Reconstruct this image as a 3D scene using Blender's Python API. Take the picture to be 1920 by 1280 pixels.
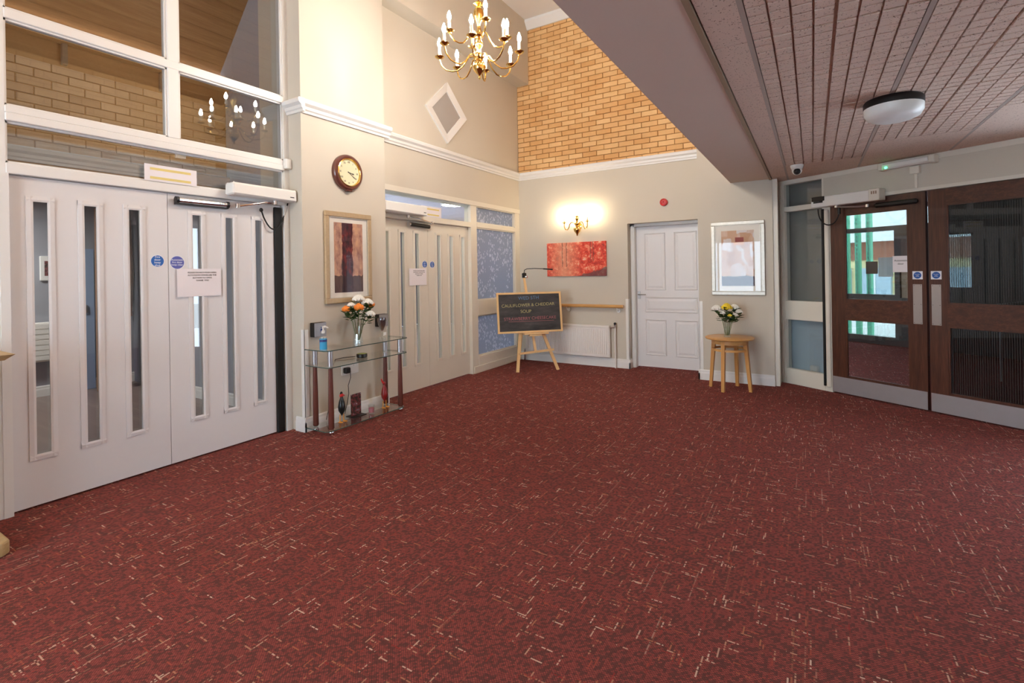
import bpy, math, random
from mathutils import Vector, Matrix
random.seed(7)
for o in list(bpy.data.objects): bpy.data.objects.remove(o, do_unlink=True)
scene = bpy.context.scene
COL = scene.collection
PI = math.pi

# ------------------------------------------------------------------ camera
cd = bpy.data.cameras.new('camera')
cam = bpy.data.objects.new('camera', cd); COL.objects.link(cam)
cd.sensor_width = 36.0; cd.lens = 928.875 / 1920 * 36.0
cd.shift_x = 0.0; cd.shift_y = -(640 - 510.2) / 1920
cd.clip_start = 0.05; cd.clip_end = 200
yaw, roll = math.radians(31.234), math.radians(-0.946)
fw = Vector((-math.sin(yaw), math.cos(yaw), 0))
rt0 = Vector((math.cos(yaw), math.sin(yaw), 0)); up0 = Vector((0, 0, 1))
rt = rt0 * math.cos(roll) + up0 * math.sin(roll)
up = up0 * math.cos(roll) - rt0 * math.sin(roll)
m = Matrix((rt, up, -fw)).transposed().to_4x4(); m.translation = Vector((0, 0, 1.41))
cam.matrix_world = m
scene.camera = cam

# ------------------------------------------------------------------ world, exposure
w = bpy.data.worlds.new('world'); scene.world = w; w.use_nodes = True
bg = w.node_tree.nodes['Background']
bg.inputs[0].default_value = (0.70, 0.84, 1.0, 1); bg.inputs[1].default_value = 9.0
vs = scene.view_settings
vs.view_transform = 'Standard'; vs.look = 'None'; vs.gamma = 1.0; vs.use_curve_mapping = False
vs.exposure = 0.70

# strengths of the lamps
CHANDELIER_BULB = 400.0
SCONCE_BULB = 360.0
BULB_COL = (1.0, 0.945, 0.875)

# ------------------------------------------------------------------ materials
def lin(r, g, b):
    f = lambda c: (c / 255 / 12.92) if c / 255 <= 0.04045 else ((c / 255 + 0.055) / 1.055) ** 2.4
    return (f(r), f(g), f(b), 1.0)

class NT:
    def __init__(s, name):
        s.m = bpy.data.materials.new(name); s.m.use_nodes = True
        s.t = s.m.node_tree; s.t.nodes.clear()
        s.out = s.n('ShaderNodeOutputMaterial')
    def n(s, typ, **kw):
        nd = s.t.nodes.new(typ)
        for k, v in kw.items(): setattr(nd, k, v)
        return nd
    def put(s, sock, v):
        if isinstance(v, bpy.types.NodeSocket): s.t.links.new(v, sock)
        elif isinstance(v, bpy.types.Node): s.t.links.new(v.outputs[0], sock)
        else: sock.default_value = v
    def math(s, op, a, b=None, c=None):
        nd = s.n('ShaderNodeMath', operation=op)
        s.put(nd.inputs[0], a)
        if b is not None: s.put(nd.inputs[1], b)
        if c is not None: s.put(nd.inputs[2], c)
        return nd.outputs[0]
    def mix(s, f, a, b, blend='MIX'):
        nd = s.n('ShaderNodeMix', data_type='RGBA', blend_type=blend)
        s.put(nd.inputs[0], f); s.put(nd.inputs[6], a); s.put(nd.inputs[7], b)
        return nd.outputs[2]
    def pos(s, obj=False):
        if obj: return s.n('ShaderNodeTexCoord').outputs['Object']
        return s.n('ShaderNodeNewGeometry').outputs['Position']
    def xyz(s, v):
        nd = s.n('ShaderNodeSeparateXYZ'); s.put(nd.inputs[0], v); return nd.outputs
    def comb(s, x, y, z=0.0):
        nd = s.n('ShaderNodeCombineXYZ'); s.put(nd.inputs[0], x); s.put(nd.inputs[1], y); s.put(nd.inputs[2], z); return nd.outputs[0]
    def noise(s, vec, scale, detail=2.0, rough=0.5):
        nd = s.n('ShaderNodeTexNoise'); s.put(nd.inputs['Vector'], vec)
        nd.inputs['Scale'].default_value = scale; nd.inputs['Detail'].default_value = detail; nd.inputs['Roughness'].default_value = rough
        return nd.outputs[0]
    def white(s, vec):
        nd = s.n('ShaderNodeTexWhiteNoise', noise_dimensions='3D'); s.put(nd.inputs['Vector'], vec); return nd.outputs[0]
    def mapv(s, vec, scale=(1, 1, 1), loc=(0, 0, 0), rot=(0, 0, 0)):
        nd = s.n('ShaderNodeMapping'); s.put(nd.inputs[0], vec)
        nd.inputs['Scale'].default_value = scale; nd.inputs['Location'].default_value = loc; nd.inputs['Rotation'].default_value = rot
        return nd.outputs[0]
    def ramp(s, fac, stops, interp='LINEAR'):
        nd = s.n('ShaderNodeValToRGB'); cr = nd.color_ramp; cr.interpolation = interp
        while len(cr.elements) > 1: cr.elements.remove(cr.elements[-1])
        cr.elements[0].position = stops[0][0]; cr.elements[0].color = stops[0][1]
        for p, c in stops[1:]:
            e = cr.elements.new(p); e.color = c
        s.put(nd.inputs[0], fac); return nd.outputs[0]
    def bsdf(s, color, rough=0.5, metal=0.0, spec=0.5, bump=None, bstr=0.2, bdist=0.002, trans=0.0, coat=0.0):
        p = s.n('ShaderNodeBsdfPrincipled')
        s.put(p.inputs['Base Color'], color); s.put(p.inputs['Roughness'], rough); s.put(p.inputs['Metallic'], metal)
        p.inputs['Specular IOR Level'].default_value = spec
        p.inputs['Transmission Weight'].default_value = trans
        p.inputs['Coat Weight'].default_value = coat
        if bump is not None:
            b = s.n('ShaderNodeBump'); b.inputs['Strength'].default_value = bstr; b.inputs['Distance'].default_value = bdist
            s.put(b.inputs['Height'], bump); s.t.links.new(b.outputs[0], p.inputs['Normal'])
        s.t.links.new(p.outputs[0], s.out.inputs[0]); return p

M = {}
def plain(key, rgb, rough=0.5, metal=0.0, var=0.04, scale=6.0, spec=0.5, bump=0.0, coat=0.0):
    t = NT(key); c = lin(*rgb)
    nz = t.noise(t.pos(), scale, 3.0)
    col = t.mix(nz, tuple(x * (1 - var) for x in c[:3]) + (1,), tuple(min(1, x * (1 + var)) for x in c[:3]) + (1,))
    t.bsdf(col, rough, metal, spec, bump=t.noise(t.pos(), 260.0, 2.0) if bump else None, bstr=bump, coat=coat)
    M[key] = t.m; return t.m

plain('cream_paint', (208, 200, 185), 0.75, var=0.03, scale=1.5, spec=0.25, bump=0.06)
plain('white_paint', (232, 231, 228), 0.35, var=0.015, scale=3.0, spec=0.4)
plain('door_white', (226, 224, 224), 0.38, var=0.015, scale=2.0, spec=0.4)
plain('frame_cream', (226, 220, 206), 0.4, var=0.02)
plain('ceiling_white', (238, 237, 234), 0.8, var=0.01)
plain('soffit_paint', (216, 196, 182), 0.8, var=0.02, scale=2.0)
plain('trim_brown', (150, 128, 104), 0.5)
plain('tee_bar', (176, 160, 148), 0.5)
plain('gap_brown', (98, 76, 66), 0.8)
plain('black_plastic', (18, 18, 19), 0.4)
plain('black_rubber', (14, 14, 15), 0.7)
plain('white_plastic', (236, 235, 230), 0.35, var=0.01)
plain('steel', (186, 184, 184), 0.34, metal=0.85, var=0.03, scale=40)
plain('chrome', (215, 216, 220), 0.12, metal=1.0, var=0.01)
plain('alu_kick', (176, 174, 178), 0.42, metal=0.55, var=0.05, scale=14)
plain('brass', (222, 186, 112), 0.16, metal=1.0, var=0.05)
plain('candle_sleeve', (238, 232, 214), 0.45)
plain('red_plastic', (196, 40, 40), 0.35)
plain('blue_sign', (16, 92, 178), 0.4)
plain('violet_sign', (84, 88, 172), 0.4)
plain('paper', (240, 236, 240), 0.7, var=0.015)
plain('tape', (226, 208, 128), 0.5)
plain('print_black', (30, 30, 34), 0.7)
plain('print_white', (240, 244, 250), 0.6)
plain('gilt', (192, 168, 134), 0.42, metal=0.3, var=0.14, scale=40)
plain('silver_frame', (196, 190, 178), 0.38, metal=0.5, var=0.16, scale=40)
plain('mount_card', (240, 236, 226), 0.7, var=0.01)
plain('clock_face', (232, 226, 190), 0.5, var=0.02)
plain('green_leaf', (54, 84, 36), 0.5, var=0.25, scale=40)
plain('stem_green', (96, 122, 58), 0.5, var=0.15)
plain('petal_white', (244, 243, 236), 0.6, var=0.03)
plain('petal_orange', (246, 140, 50), 0.55, var=0.15, scale=60)
plain('petal_yellow', (244, 214, 40), 0.55, var=0.12, scale=60)
plain('mahogany', (100, 56, 48), 0.25, var=0.22, scale=9, coat=0.4)
plain('duck_black', (28, 34, 34), 0.3, var=0.3, scale=30)
plain('duck_red', (136, 30, 30), 0.3, var=0.25, scale=30)
plain('duck_yellow', (222, 156, 62), 0.4)
plain('duck_face', (206, 34, 30), 0.4)
plain('blue_gel', (72, 168, 214), 0.15, var=0.1)
plain('navy_label', (40, 62, 130), 0.4)
plain('candle_wax', (196, 122, 132), 0.5)
plain('radiator_white', (236, 232, 226), 0.35, var=0.01)
plain('grey_wall', (158, 160, 168), 0.8, var=0.02)
plain('blue_wall', (150, 172, 206), 0.7)
plain('mauve_wall', (206, 196, 206), 0.8)
plain('lounge_wall', (112, 114, 128), 0.8)
plain('hall_dark', (74, 60, 50), 0.8)
plain('mortar', (176, 134, 88), 0.9, var=0.12, scale=50)
plain('dark_frame', (46, 40, 38), 0.5)
plain('stone_pave', (206, 202, 194), 0.8, var=0.06)
plain('blind_grey', (164, 158, 152), 0.8)
plain('blind_blue', (208, 222, 232), 0.8)
plain('frosted_grey', (172, 168, 164), 0.18)
plain('green_metal', (96, 190, 150), 0.4)
plain('shop_cream', (226, 206, 150), 0.7)
plain('brick_red_far', (150, 92, 68), 0.8, var=0.2, scale=20)
plain('grey_panel', (172, 190, 200), 0.5)
plain('curtain', (150, 116, 96), 0.9, var=0.2, scale=20)
plain('easel_wood', (234, 194, 138), 0.5, var=0.08, scale=14)
plain('puck_top', (150, 160, 84), 0.5)

def wood(key, c1, c2, rough=0.4, axis='Z', scale=1.0, coat=0.0):
    t = NT(key); p = t.pos(obj=True)
    st = {'Z': (14, 14, 0.9), 'X': (0.9, 14, 14), 'Y': (14, 0.9, 14)}[axis]
    v = t.mapv(p, tuple(x * scale for x in st))
    n1 = t.noise(v, 2.2, 5.0, 0.65); n2 = t.noise(v, 9.0, 3.0)
    f = t.math('ADD', t.math('MULTIPLY', n1, 0.75), t.math('MULTIPLY', n2, 0.25))
    col = t.ramp(f, [(0.3, lin(*c1)), (0.52, lin(*[(a + b) / 2 for a, b in zip(c1, c2)])), (0.7, lin(*c2))])
    t.bsdf(col, rough, bump=n2, bstr=0.05, coat=coat); M[key] = t.m
wood('brown_wood_v', (58, 32, 24), (104, 62, 44), 0.38, 'Z', coat=0.15)
wood('brown_wood_h', (58, 32, 24), (104, 62, 44), 0.38, 'X', coat=0.15)
wood('oak', (196, 140, 76), (222, 172, 104), 0.4, 'X', 0.7, coat=0.2)
wood('lectern_oak', (172, 146, 100), (200, 174, 128), 0.45, 'Y', 0.7)
wood('oak_v', (196, 138, 74), (220, 168, 100), 0.4, 'Z', 0.7, coat=0.2)
wood('plank_ceiling', (150, 106, 62), (196, 150, 98), 0.55, 'Y', 0.5)
wood('laminate', (112, 96, 90), (146, 128, 118), 0.3, 'X', 0.35)

def schlick(t, f0):
    lw = t.n('ShaderNodeLayerWeight'); lw.inputs[0].default_value = 0.5
    return t.math('ADD', f0, t.math('MULTIPLY', 1.0 - f0, t.math('POWER', lw.outputs['Facing'], 5.0)))
def glass(key, tint=(0.96, 0.98, 0.98), f0=0.04, rough=0.0):
    t = NT(key)
    tr = t.n('ShaderNodeBsdfTransparent'); tr.inputs[0].default_value = tint + (1,)
    gl = t.n('ShaderNodeBsdfGlossy'); gl.inputs['Roughness'].default_value = rough; gl.inputs[0].default_value = (1, 1, 1, 1)
    mx = t.n('ShaderNodeMixShader'); t.put(mx.inputs[0], schlick(t, f0))
    t.t.links.new(tr.outputs[0], mx.inputs[1]); t.t.links.new(gl.outputs[0], mx.inputs[2])
    t.t.links.new(mx.outputs[0], t.out.inputs[0]); M[key] = t.m
glass('glass_clear'); glass('glass_upper', (0.86, 0.88, 0.89), 0.075); glass('glass_shelf', (0.95, 0.975, 0.965), 0.04)
glass('glass_vase', (0.95, 0.97, 0.965), 0.06); glass('glass_smoke', (0.72, 0.68, 0.68), 0.12)
glass('glass_picture', (0.985, 0.985, 0.985), 0.02); glass('glass_dim', (0.82, 0.85, 0.86), 0.04); glass('glass_porch', (0.37, 0.40, 0.40), 0.04)

def wired_glass():
    t = NT('glass_wired')
    p = t.xyz(t.pos(obj=True))
    f = t.math('FRACT', t.math('MULTIPLY', p[0], 72.0))
    line = t.math('LESS_THAN', f, 0.22)
    tr = t.n('ShaderNodeBsdfTransparent'); tr.inputs[0].default_value = (0.5, 0.53, 0.54, 1)
    gl = t.n('ShaderNodeBsdfGlossy'); gl.inputs['Roughness'].default_value = 0.02
    mx = t.n('ShaderNodeMixShader'); t.put(mx.inputs[0], schlick(t, 0.04))
    t.t.links.new(tr.outputs[0], mx.inputs[1]); t.t.links.new(gl.outputs[0], mx.inputs[2])
    df = t.n('ShaderNodeBsdfDiffuse'); df.inputs[0].default_value = lin(74, 76, 74)
    m2 = t.n('ShaderNodeMixShader'); t.put(m2.inputs[0], t.math('MULTIPLY', line, 0.7))
    t.t.links.new(mx.outputs[0], m2.inputs[1]); t.t.links.new(df.outputs[0], m2.inputs[2])
    t.t.links.new(m2.outputs[0], t.out.inputs[0]); M['glass_wired'] = t.m
wired_glass()

def floral_glass():
    t = NT('glass_floral'); p = t.pos()
    wv = t.n('ShaderNodeVectorMath', operation='ADD'); t.put(wv.inputs[0], p)
    nn = t.n('ShaderNodeTexNoise'); t.put(nn.inputs['Vector'], p); nn.inputs['Scale'].default_value = 14.0
    sc = t.n('ShaderNodeVectorMath', operation='SCALE'); t.put(sc.inputs[0], nn.outputs['Color']); sc.inputs['Scale'].default_value = 0.05; t.put(wv.inputs[1], sc.outputs[0])
    vo = t.n('ShaderNodeTexVoronoi'); t.put(vo.inputs['Vector'], t.mapv(wv.outputs[0], (1, 1.5, 0.8), rot=(0.7, 0.0, 0.0))); vo.inputs['Scale'].default_value = 21.0
    leaf = t.math('LESS_THAN', vo.outputs['Distance'], t.math('ADD', 0.10, t.math('MULTIPLY', t.noise(p, 8.0, 2.0), 0.52)))
    big = t.math('GREATER_THAN', t.noise(p, 4.0, 3.0), 0.46)
    fac = t.math('MULTIPLY', t.math('MULTIPLY', leaf, big), t.math('ADD', 0.25, t.math('MULTIPLY', t.noise(p, 30.0, 2.0), 0.9)))
    tr = t.n('ShaderNodeBsdfTranslucent'); t.put(tr.inputs[0], t.mix(fac, lin(172, 180, 194), lin(214, 218, 226)))
    df = t.n('ShaderNodeBsdfPrincipled'); t.put(df.inputs['Base Color'], t.mix(fac, lin(166, 170, 178), lin(242, 242, 244)))
    df.inputs['Roughness'].default_value = 0.22
    b = t.n('ShaderNodeBump'); b.inputs['Strength'].default_value = 0.5; b.inputs['Distance'].default_value = 0.004
    t.put(b.inputs['Height'], t.math('ADD', fac, t.noise(p, 70.0, 2.0))); t.t.links.new(b.outputs[0], df.inputs['Normal'])
    mx = t.n('ShaderNodeMixShader'); mx.inputs[0].default_value = 0.45
    t.t.links.new(tr.outputs[0], mx.inputs[1]); t.t.links.new(df.outputs[0], mx.inputs[2])
    t.t.links.new(mx.outputs[0], t.out.inputs[0]); M['glass_floral'] = t.m
floral_glass()

def emit(key, rgb, strength):
    t = NT(key); e = t.n('ShaderNodeEmission'); e.inputs[0].default_value = tuple(rgb) + (1,); e.inputs[1].default_value = strength
    t.t.links.new(e.outputs[0], t.out.inputs[0]); M[key] = t.m
emit('bulb_chandelier', BULB_COL, CHANDELIER_BULB)
emit('bulb_sconce', (1.0, 0.80, 0.52), SCONCE_BULB)
emit('led_green', (0.05, 1.0, 0.35), 6.0)

def brick_mat(key, c1, c2):
    t = NT(key)
    oi = t.n('ShaderNodeObjectInfo').outputs['Random']
    n = t.noise(t.pos(), 5.0, 3.0); n2 = t.noise(t.pos(), 90.0, 3.0)
    f = t.math('ADD', t.math('MULTIPLY', oi, 0.55), t.math('MULTIPLY', n, 0.45))
    col = t.ramp(f, [(0.15, lin(*c1)), (0.75, lin(*c2))])
    t.bsdf(t.mix(t.math('MULTIPLY', n2, 0.3), col, lin(*[c * 0.8 for c in c1])), 0.85, bump=n2, bstr=0.3); M[key] = t.m
brick_mat('brick', (220, 166, 104), (242, 200, 142))
brick_mat('brick_pale', (196, 160, 126), (222, 190, 156))

def carpet():
    t = NT('carpet'); P = t.xyz(t.pos()); x, y = P[0], P[1]
    p = 0.0056
    ix = t.math('FLOOR', t.math('DIVIDE', x, p)); iy = t.math('FLOOR', t.math('DIVIDE', y, p))
    cell = t.white(t.comb(ix, iy, 3.0))
    par = t.math('MODULO', t.math('ADD', t.math('ADD', ix, iy), 4000.0), 2.0)
    base = t.mix(cell, lin(136, 66, 64), lin(166, 82, 78))
    dark = t.mix(cell, lin(76, 58, 54), lin(102, 66, 62))
    col = t.mix(t.math('MULTIPLY', par, 0.75), base, dark)
    blotch = t.noise(t.pos(), 1.1, 3.0)
    col = t.mix(t.math('MULTIPLY', blotch, 0.30), col, lin(108, 58, 48))
    big = t.white(t.comb(t.math('FLOOR', t.math('DIVIDE', x, 0.0112)), t.math('FLOOR', t.math('DIVIDE', y, 0.0112)), 9.0))
    col = t.mix(t.math('MULTIPLY', t.math('GREATER_THAN', big, 0.62), 0.6), col, lin(76, 58, 54))
    def dashes(along, across_i, along_i, L, seed, thr):
        rj = t.white(t.comb(across_i, seed, 0.5))
        seg = t.math('FLOOR', t.math('ADD', t.math('DIVIDE', along, L), t.math('MULTIPLY', rj, 17.0)))
        r = t.white(t.comb(seg, across_i, seed + 1.0))
        on = t.math('GREATER_THAN', r, thr)
        bead = t.math('GREATER_THAN', t.white(t.comb(along_i, across_i, seed + 2.0)), 0.30)
        hue = t.white(t.comb(seg, across_i, seed + 5.0))
        c = t.ramp(hue, [(0.0, lin(146, 54, 52)), (0.34, lin(164, 84, 68)), (0.52, lin(176, 118, 86)), (0.8, lin(202, 164, 140)), (1.0, lin(226, 200, 180))])
        return t.math('MULTIPLY', on, bead), c
    f1, c1 = dashes(x, iy, ix, 0.046, 11.0, 0.962)
    f2, c2 = dashes(y, ix, iy, 0.052, 23.0, 0.965)
    f3, c3 = dashes(y, ix, iy, 0.24, 41.0, 0.972)
    col = t.mix(t.math('MULTIPLY', f3, 0.30), col, c3)
    col = t.mix(t.math('MULTIPLY', f2, 0.75), col, c2)
    col = t.mix(t.math('MULTIPLY', f1, 0.8), col, c1)
    t.bsdf(col, 0.95, spec=0.1, bump=t.math('ADD', par, cell), bstr=0.35, bdist=0.003); M['carpet'] = t.m
carpet()

def tile_mat():
    t = NT('ceiling_tile'); n = t.noise(t.pos(), 120.0, 2.0)
    pits = t.math('GREATER_THAN', n, 0.66)
    col = t.mix(pits, lin(220, 196, 180), lin(132, 108, 96))
    t.bsdf(col, 0.9, spec=0.1, bump=n, bstr=0.2); M['ceiling_tile'] = t.m
tile_mat()

def art(key, kind):
    t = NT(key); p = t.n('ShaderNodeTexCoord').outputs['Generated']
    g = t.xyz(p); u = g[0] if kind == 'forest' else (g[1] if kind == 'tower' else g[0]); v = g[2]
    vec = t.comb(u, v, 0.0)
    if kind == 'forest':
        n = t.noise(t.mapv(vec, (2.0, 1, 1)), 6.5, 9.0, 0.78)
        base = t.ramp(n, [(0.30, lin(96, 44, 38)), (0.40, lin(190, 50, 38)), (0.47, lin(222, 64, 44)), (0.53, lin(238, 92, 64)), (0.59, lin(244, 170, 134)), (0.68, lin(250, 222, 204))])
        d = t.math('ABSOLUTE', t.math('SUBTRACT', u, 0.30))
        glow = t.math('SUBTRACT', 1.0, t.math('MULTIPLY', d, 3.2)); glow = t.math('MAXIMUM', glow, 0.0)
        base = t.mix(t.math('MULTIPLY', glow, 0.65), base, lin(240, 178, 140))
        trunks = t.math('LESS_THAN', t.math('ABSOLUTE', t.math('SUBTRACT', t.math('ABSOLUTE', t.math('ADD', t.math('SUBTRACT', u, 0.345), t.math('MULTIPLY', n, 0.07))), 0.035)), 0.007)
        tr = t.math('MULTIPLY', trunks, t.math('GREATER_THAN', v, 0.28))
        tr2 = t.math('MULTIPLY', t.math('LESS_THAN', t.math('ABSOLUTE', t.math('SUBTRACT', t.math('ABSOLUTE', t.math('ADD', t.math('SUBTRACT', u, 0.815), t.math('MULTIPLY', n, 0.08))), 0.02)), 0.008), t.math('GREATER_THAN', v, 0.42))
        base = t.mix(t.math('MULTIPLY', t.math('MAXIMUM', tr, tr2), 0.6), base, lin(92, 58, 50))
        low = t.math('MULTIPLY', t.math('GREATER_THAN', t.math('ADD', t.math('MULTIPLY', u, 0.5), t.math('MULTIPLY', n, 0.35)), t.math('ADD', v, 0.44)), 0.8)
        base = t.mix(low, base, lin(84, 62, 66))
        t.bsdf(base, 0.6)
    elif kind == 'tower':
        n = t.noise(vec, 4.5, 5.0, 0.65)
        base = t.ramp(n, [(0.35, lin(150, 104, 96)), (0.5, lin(196, 150, 128)), (0.65, lin(222, 176, 140))])
        n2 = t.noise(vec, 9.0, 4.0)
        dd = t.math('ADD', t.math('ABSOLUTE', t.math('SUBTRACT', u, 0.45)), t.math('MULTIPLY', t.math('SUBTRACT', n2, 0.5), 0.12))
        tower = t.math('LESS_THAN', dd, 0.19)
        tcol = t.ramp(n2, [(0.35, lin(52, 30, 38)), (0.5, lin(84, 36, 46)), (0.62, lin(120, 44, 48)), (0.72, lin(196, 84, 62))])
        base = t.mix(tower, base, tcol)
        low = t.math('LESS_THAN', t.math('ADD', v, t.math('MULTIPLY', n2, 0.12)), 0.30)
        base = t.mix(t.math('MULTIPLY', low, 0.85), base, lin(58, 38, 44))
        t.bsdf(base, 0.6)
    else:
        n = t.noise(vec, 3.0, 4.0, 0.6)
        vq = t.n('ShaderNodeTexVoronoi', distance='CHEBYCHEV'); t.put(vq.inputs['Vector'], vec); vq.inputs['Scale'].default_value = 4.2
        cells = t.xyz(vq.outputs['Color'])[0]
        base = t.ramp(t.math('ADD', t.math('MULTIPLY', cells, 0.7), t.math('MULTIPLY', n, 0.3)),
                      [(0.2, lin(196, 150, 116)), (0.4, lin(214, 176, 148)), (0.55, lin(222, 206, 196)), (0.7, lin(226, 220, 218)), (0.9, lin(204, 160, 128))])
        cap = t.math('MULTIPLY', t.math('LESS_THAN', t.math('ABSOLUTE', t.math('SUBTRACT', u, 0.56)), 0.13), t.math('LESS_THAN', t.math('ABSOLUTE', t.math('SUBTRACT', v, 0.83)), 0.045))
        base = t.mix(cap, base, lin(146, 52, 48))
        cap2 = t.math('MULTIPLY', t.math('LESS_THAN', t.math('ABSOLUTE', t.math('SUBTRACT', u, 0.54)), 0.16), t.math('LESS_THAN', t.math('ABSOLUTE', t.math('SUBTRACT', v, 0.765)), 0.025))
        base = t.mix(cap2, base, lin(226, 160, 92))
        low = t.math('LESS_THAN', t.math('ADD', v, t.math('MULTIPLY', t.math('SUBTRACT', n, 0.5), 0.15)), 0.17)
        base = t.mix(low, base, lin(74, 58, 74))
        t.bsdf(base, 0.6)
    M[key] = t.m
art('art_forest', 'forest'); art('art_tower', 'tower'); art('art_lighthouse', 'light')

def chalk_mat():
    t = NT('chalkboard'); p = t.pos()
    n = t.noise(t.mapv(p, (2, 2, 7)), 2.0, 4.0, 0.6)
    t.bsdf(t.ramp(n, [(0.3, lin(48, 48, 50)), (0.6, lin(74, 72, 72)), (0.8, lin(96, 92, 90))]), 0.8); M['chalkboard'] = t.m
chalk_mat()
def photo_mat():
    t = NT('photo_print'); n = t.noise(t.pos(), 34.0, 4.0, 0.7)
    t.bsdf(t.ramp(n, [(0.35, lin(34, 26, 26)), (0.48, lin(80, 56, 50)), (0.56, lin(150, 60, 56)), (0.62, lin(90, 110, 130)), (0.7, lin(210, 196, 186))]), 0.4); M['photo_print'] = t.m
photo_mat()

# ------------------------------------------------------------------ mesh builder
ORG = {}
class MB:
    def __init__(s, mat=None):
        s.v = []; s.f = []; s.M = mat
    def add(s, vs, fs):
        b = len(s.v)
        for p in vs:
            p = Vector(p)
            s.v.append(s.M @ p if s.M else p)
        s.f += [tuple(i + b for i in f) for f in fs]
        return s
    def box(s, x0, x1, y0, y1, z0, z1):
        if x0 > x1: x0, x1 = x1, x0
        if y0 > y1: y0, y1 = y1, y0
        if z0 > z1: z0, z1 = z1, z0
        return s.add([(x0, y0, z0), (x1, y0, z0), (x1, y1, z0), (x0, y1, z0), (x0, y0, z1), (x1, y0, z1), (x1, y1, z1), (x0, y1, z1)],
                     [(0, 3, 2, 1), (4, 5, 6, 7), (0, 1, 5, 4), (1, 2, 6, 5), (2, 3, 7, 6), (3, 0, 4, 7)])
    def bbox(s, x0, x1, y0, y1, z0, z1, b=0.004):
        # box with chamfered edges
        if x0 > x1: x0, x1 = x1, x0
        if y0 > y1: y0, y1 = y1, y0
        if z0 > z1: z0, z1 = z1, z0
        b = min(b, (x1 - x0) / 2.01, (y1 - y0) / 2.01, (z1 - z0) / 2.01)
        vs = []; idx = {}
        for ix, X in enumerate((x0, x1)):
            for iy, Y in enumerate((y0, y1)):
                for iz, Z in enumerate((z0, z1)):
                    sx, sy, sz = (1 if ix == 0 else -1), (1 if iy == 0 else -1), (1 if iz == 0 else -1)
                    for a in range(3):
                        p = [X + sx * b, Y + sy * b, Z + sz * b]
                        p[a] = (X, Y, Z)[a]
                        idx[ix, iy, iz, a] = len(vs); vs.append(p)
        fs = []
        q = lambda *k: idx[k]
        for i in (0, 1):
            fs.append((q(i, 0, 0, 0), q(i, 1, 0, 0), q(i, 1, 1, 0), q(i, 0, 1, 0)))
            fs.append((q(0, i, 0, 1), q(1, i, 0, 1), q(1, i, 1, 1), q(0, i, 1, 1)))
            fs.append((q(0, 0, i, 2), q(1, 0, i, 2), q(1, 1, i, 2), q(0, 1, i, 2)))
            for j in (0, 1):
                fs.append((q(i, j, 0, 0), q(i, j, 1, 0), q(i, j, 1, 1), q(i, j, 0, 1)))
                fs.append((q(i, 0, j, 0), q(i, 1, j, 0), q(i, 1, j, 2), q(i, 0, j, 2)))
                fs.append((q(0, i, j, 1), q(1, i, j, 1), q(1, i, j, 2), q(0, i, j, 2)))
                for k in (0, 1): fs.append((q(i, j, k, 0), q(i, j, k, 1), q(i, j, k, 2)))
        return s.add(vs, fs)
    def prism(s, poly, z0, z1):
        n = len(poly)
        vs = [(p[0], p[1], z0) for p in poly] + [(p[0], p[1], z1) for p in poly]
        fs = [tuple(range(n))[::-1], tuple(range(n, 2 * n))] + [(i, (i + 1) % n, n + (i + 1) % n, n + i) for i in range(n)]
        return s.add(vs, fs)
    def extrude(s, prof, a, b, up=(0, 0, 1), out=None):
        # profile (d outwards, h up) swept from a to b
        a, b = Vector(a), Vector(b); out = Vector(out); up = Vector(up); n = len(prof)
        vs = [a + out * d + up * h for d, h in prof] + [b + out * d + up * h for d, h in prof]
        fs = [tuple(range(n)), tuple(range(n, 2 * n))[::-1]] + [(i, (i + 1) % n, n + (i + 1) % n, n + i) for i in range(n)]
        return s.add(vs, fs)
    def ring(s, c, ax, r, n):
        ax = Vector(ax).normalized(); a = ax.orthogonal().normalized(); b = ax.cross(a)
        return [Vector(c) + (a * math.cos(2 * PI * i / n) + b * math.sin(2 * PI * i / n)) * r for i in range(n)]
    def cyl(s, p0, p1, r0, r1=None, n=16):
        r1 = r0 if r1 is None else r1
        ax = Vector(p1) - Vector(p0)
        vs = s.ring(p0, ax, r0, n) + s.ring(p1, ax, r1, n)
        return s.add(vs, [tuple(range(n))[::-1], tuple(range(n, 2 * n))] + [(i, (i + 1) % n, n + (i + 1) % n, n + i) for i in range(n)])
    def lathe(s, prof, c=(0, 0, 0), n=20, axis=(0, 0, 1), ref=None, sx=1.0, cap=True):
        ax = Vector(axis).normalized(); a = Vector(ref).normalized() if ref else ax.orthogonal().normalized(); b = ax.cross(a); c = Vector(c)
        vs = []; fs = []
        for r, h in prof:
            for i in range(n):
                t = 2 * PI * i / n
                vs.append(c + ax * h + (a * math.cos(t) * sx + b * math.sin(t)) * max(r, 1e-5))
        for k in range(len(prof) - 1):
            for i in range(n):
                j = (i + 1) % n
                fs.append((k * n + i, k * n + j, (k + 1) * n + j, (k + 1) * n + i))
        if cap and prof[0][0] > 1e-4: fs.append(tuple(range(n))[::-1])
        if cap and prof[-1][0] > 1e-4: fs.append(tuple(range((len(prof) - 1) * n, len(prof) * n)))
        return s.add(vs, fs)
    def tube(s, pts, r, n=8):
        pts = [Vector(p) for p in pts]; rs = r if isinstance(r, (list, tuple)) else [r] * len(pts)
        vs = []; fs = []; prev = None
        for i, p in enumerate(pts):
            d = (pts[min(i + 1, len(pts) - 1)] - pts[max(i - 1, 0)]).normalized()
            a = d.orthogonal().normalized() if prev is None else (prev - d * prev.dot(d)).normalized()
            prev = a; b = d.cross(a)
            for k in range(n):
                t = 2 * PI * k / n; vs.append(p + (a * math.cos(t) + b * math.sin(t)) * rs[i])
        for i in range(len(pts) - 1):
            for k in range(n):
                j = (k + 1) % n; fs.append((i * n + k, i * n + j, (i + 1) * n + j, (i + 1) * n + k))
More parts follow.
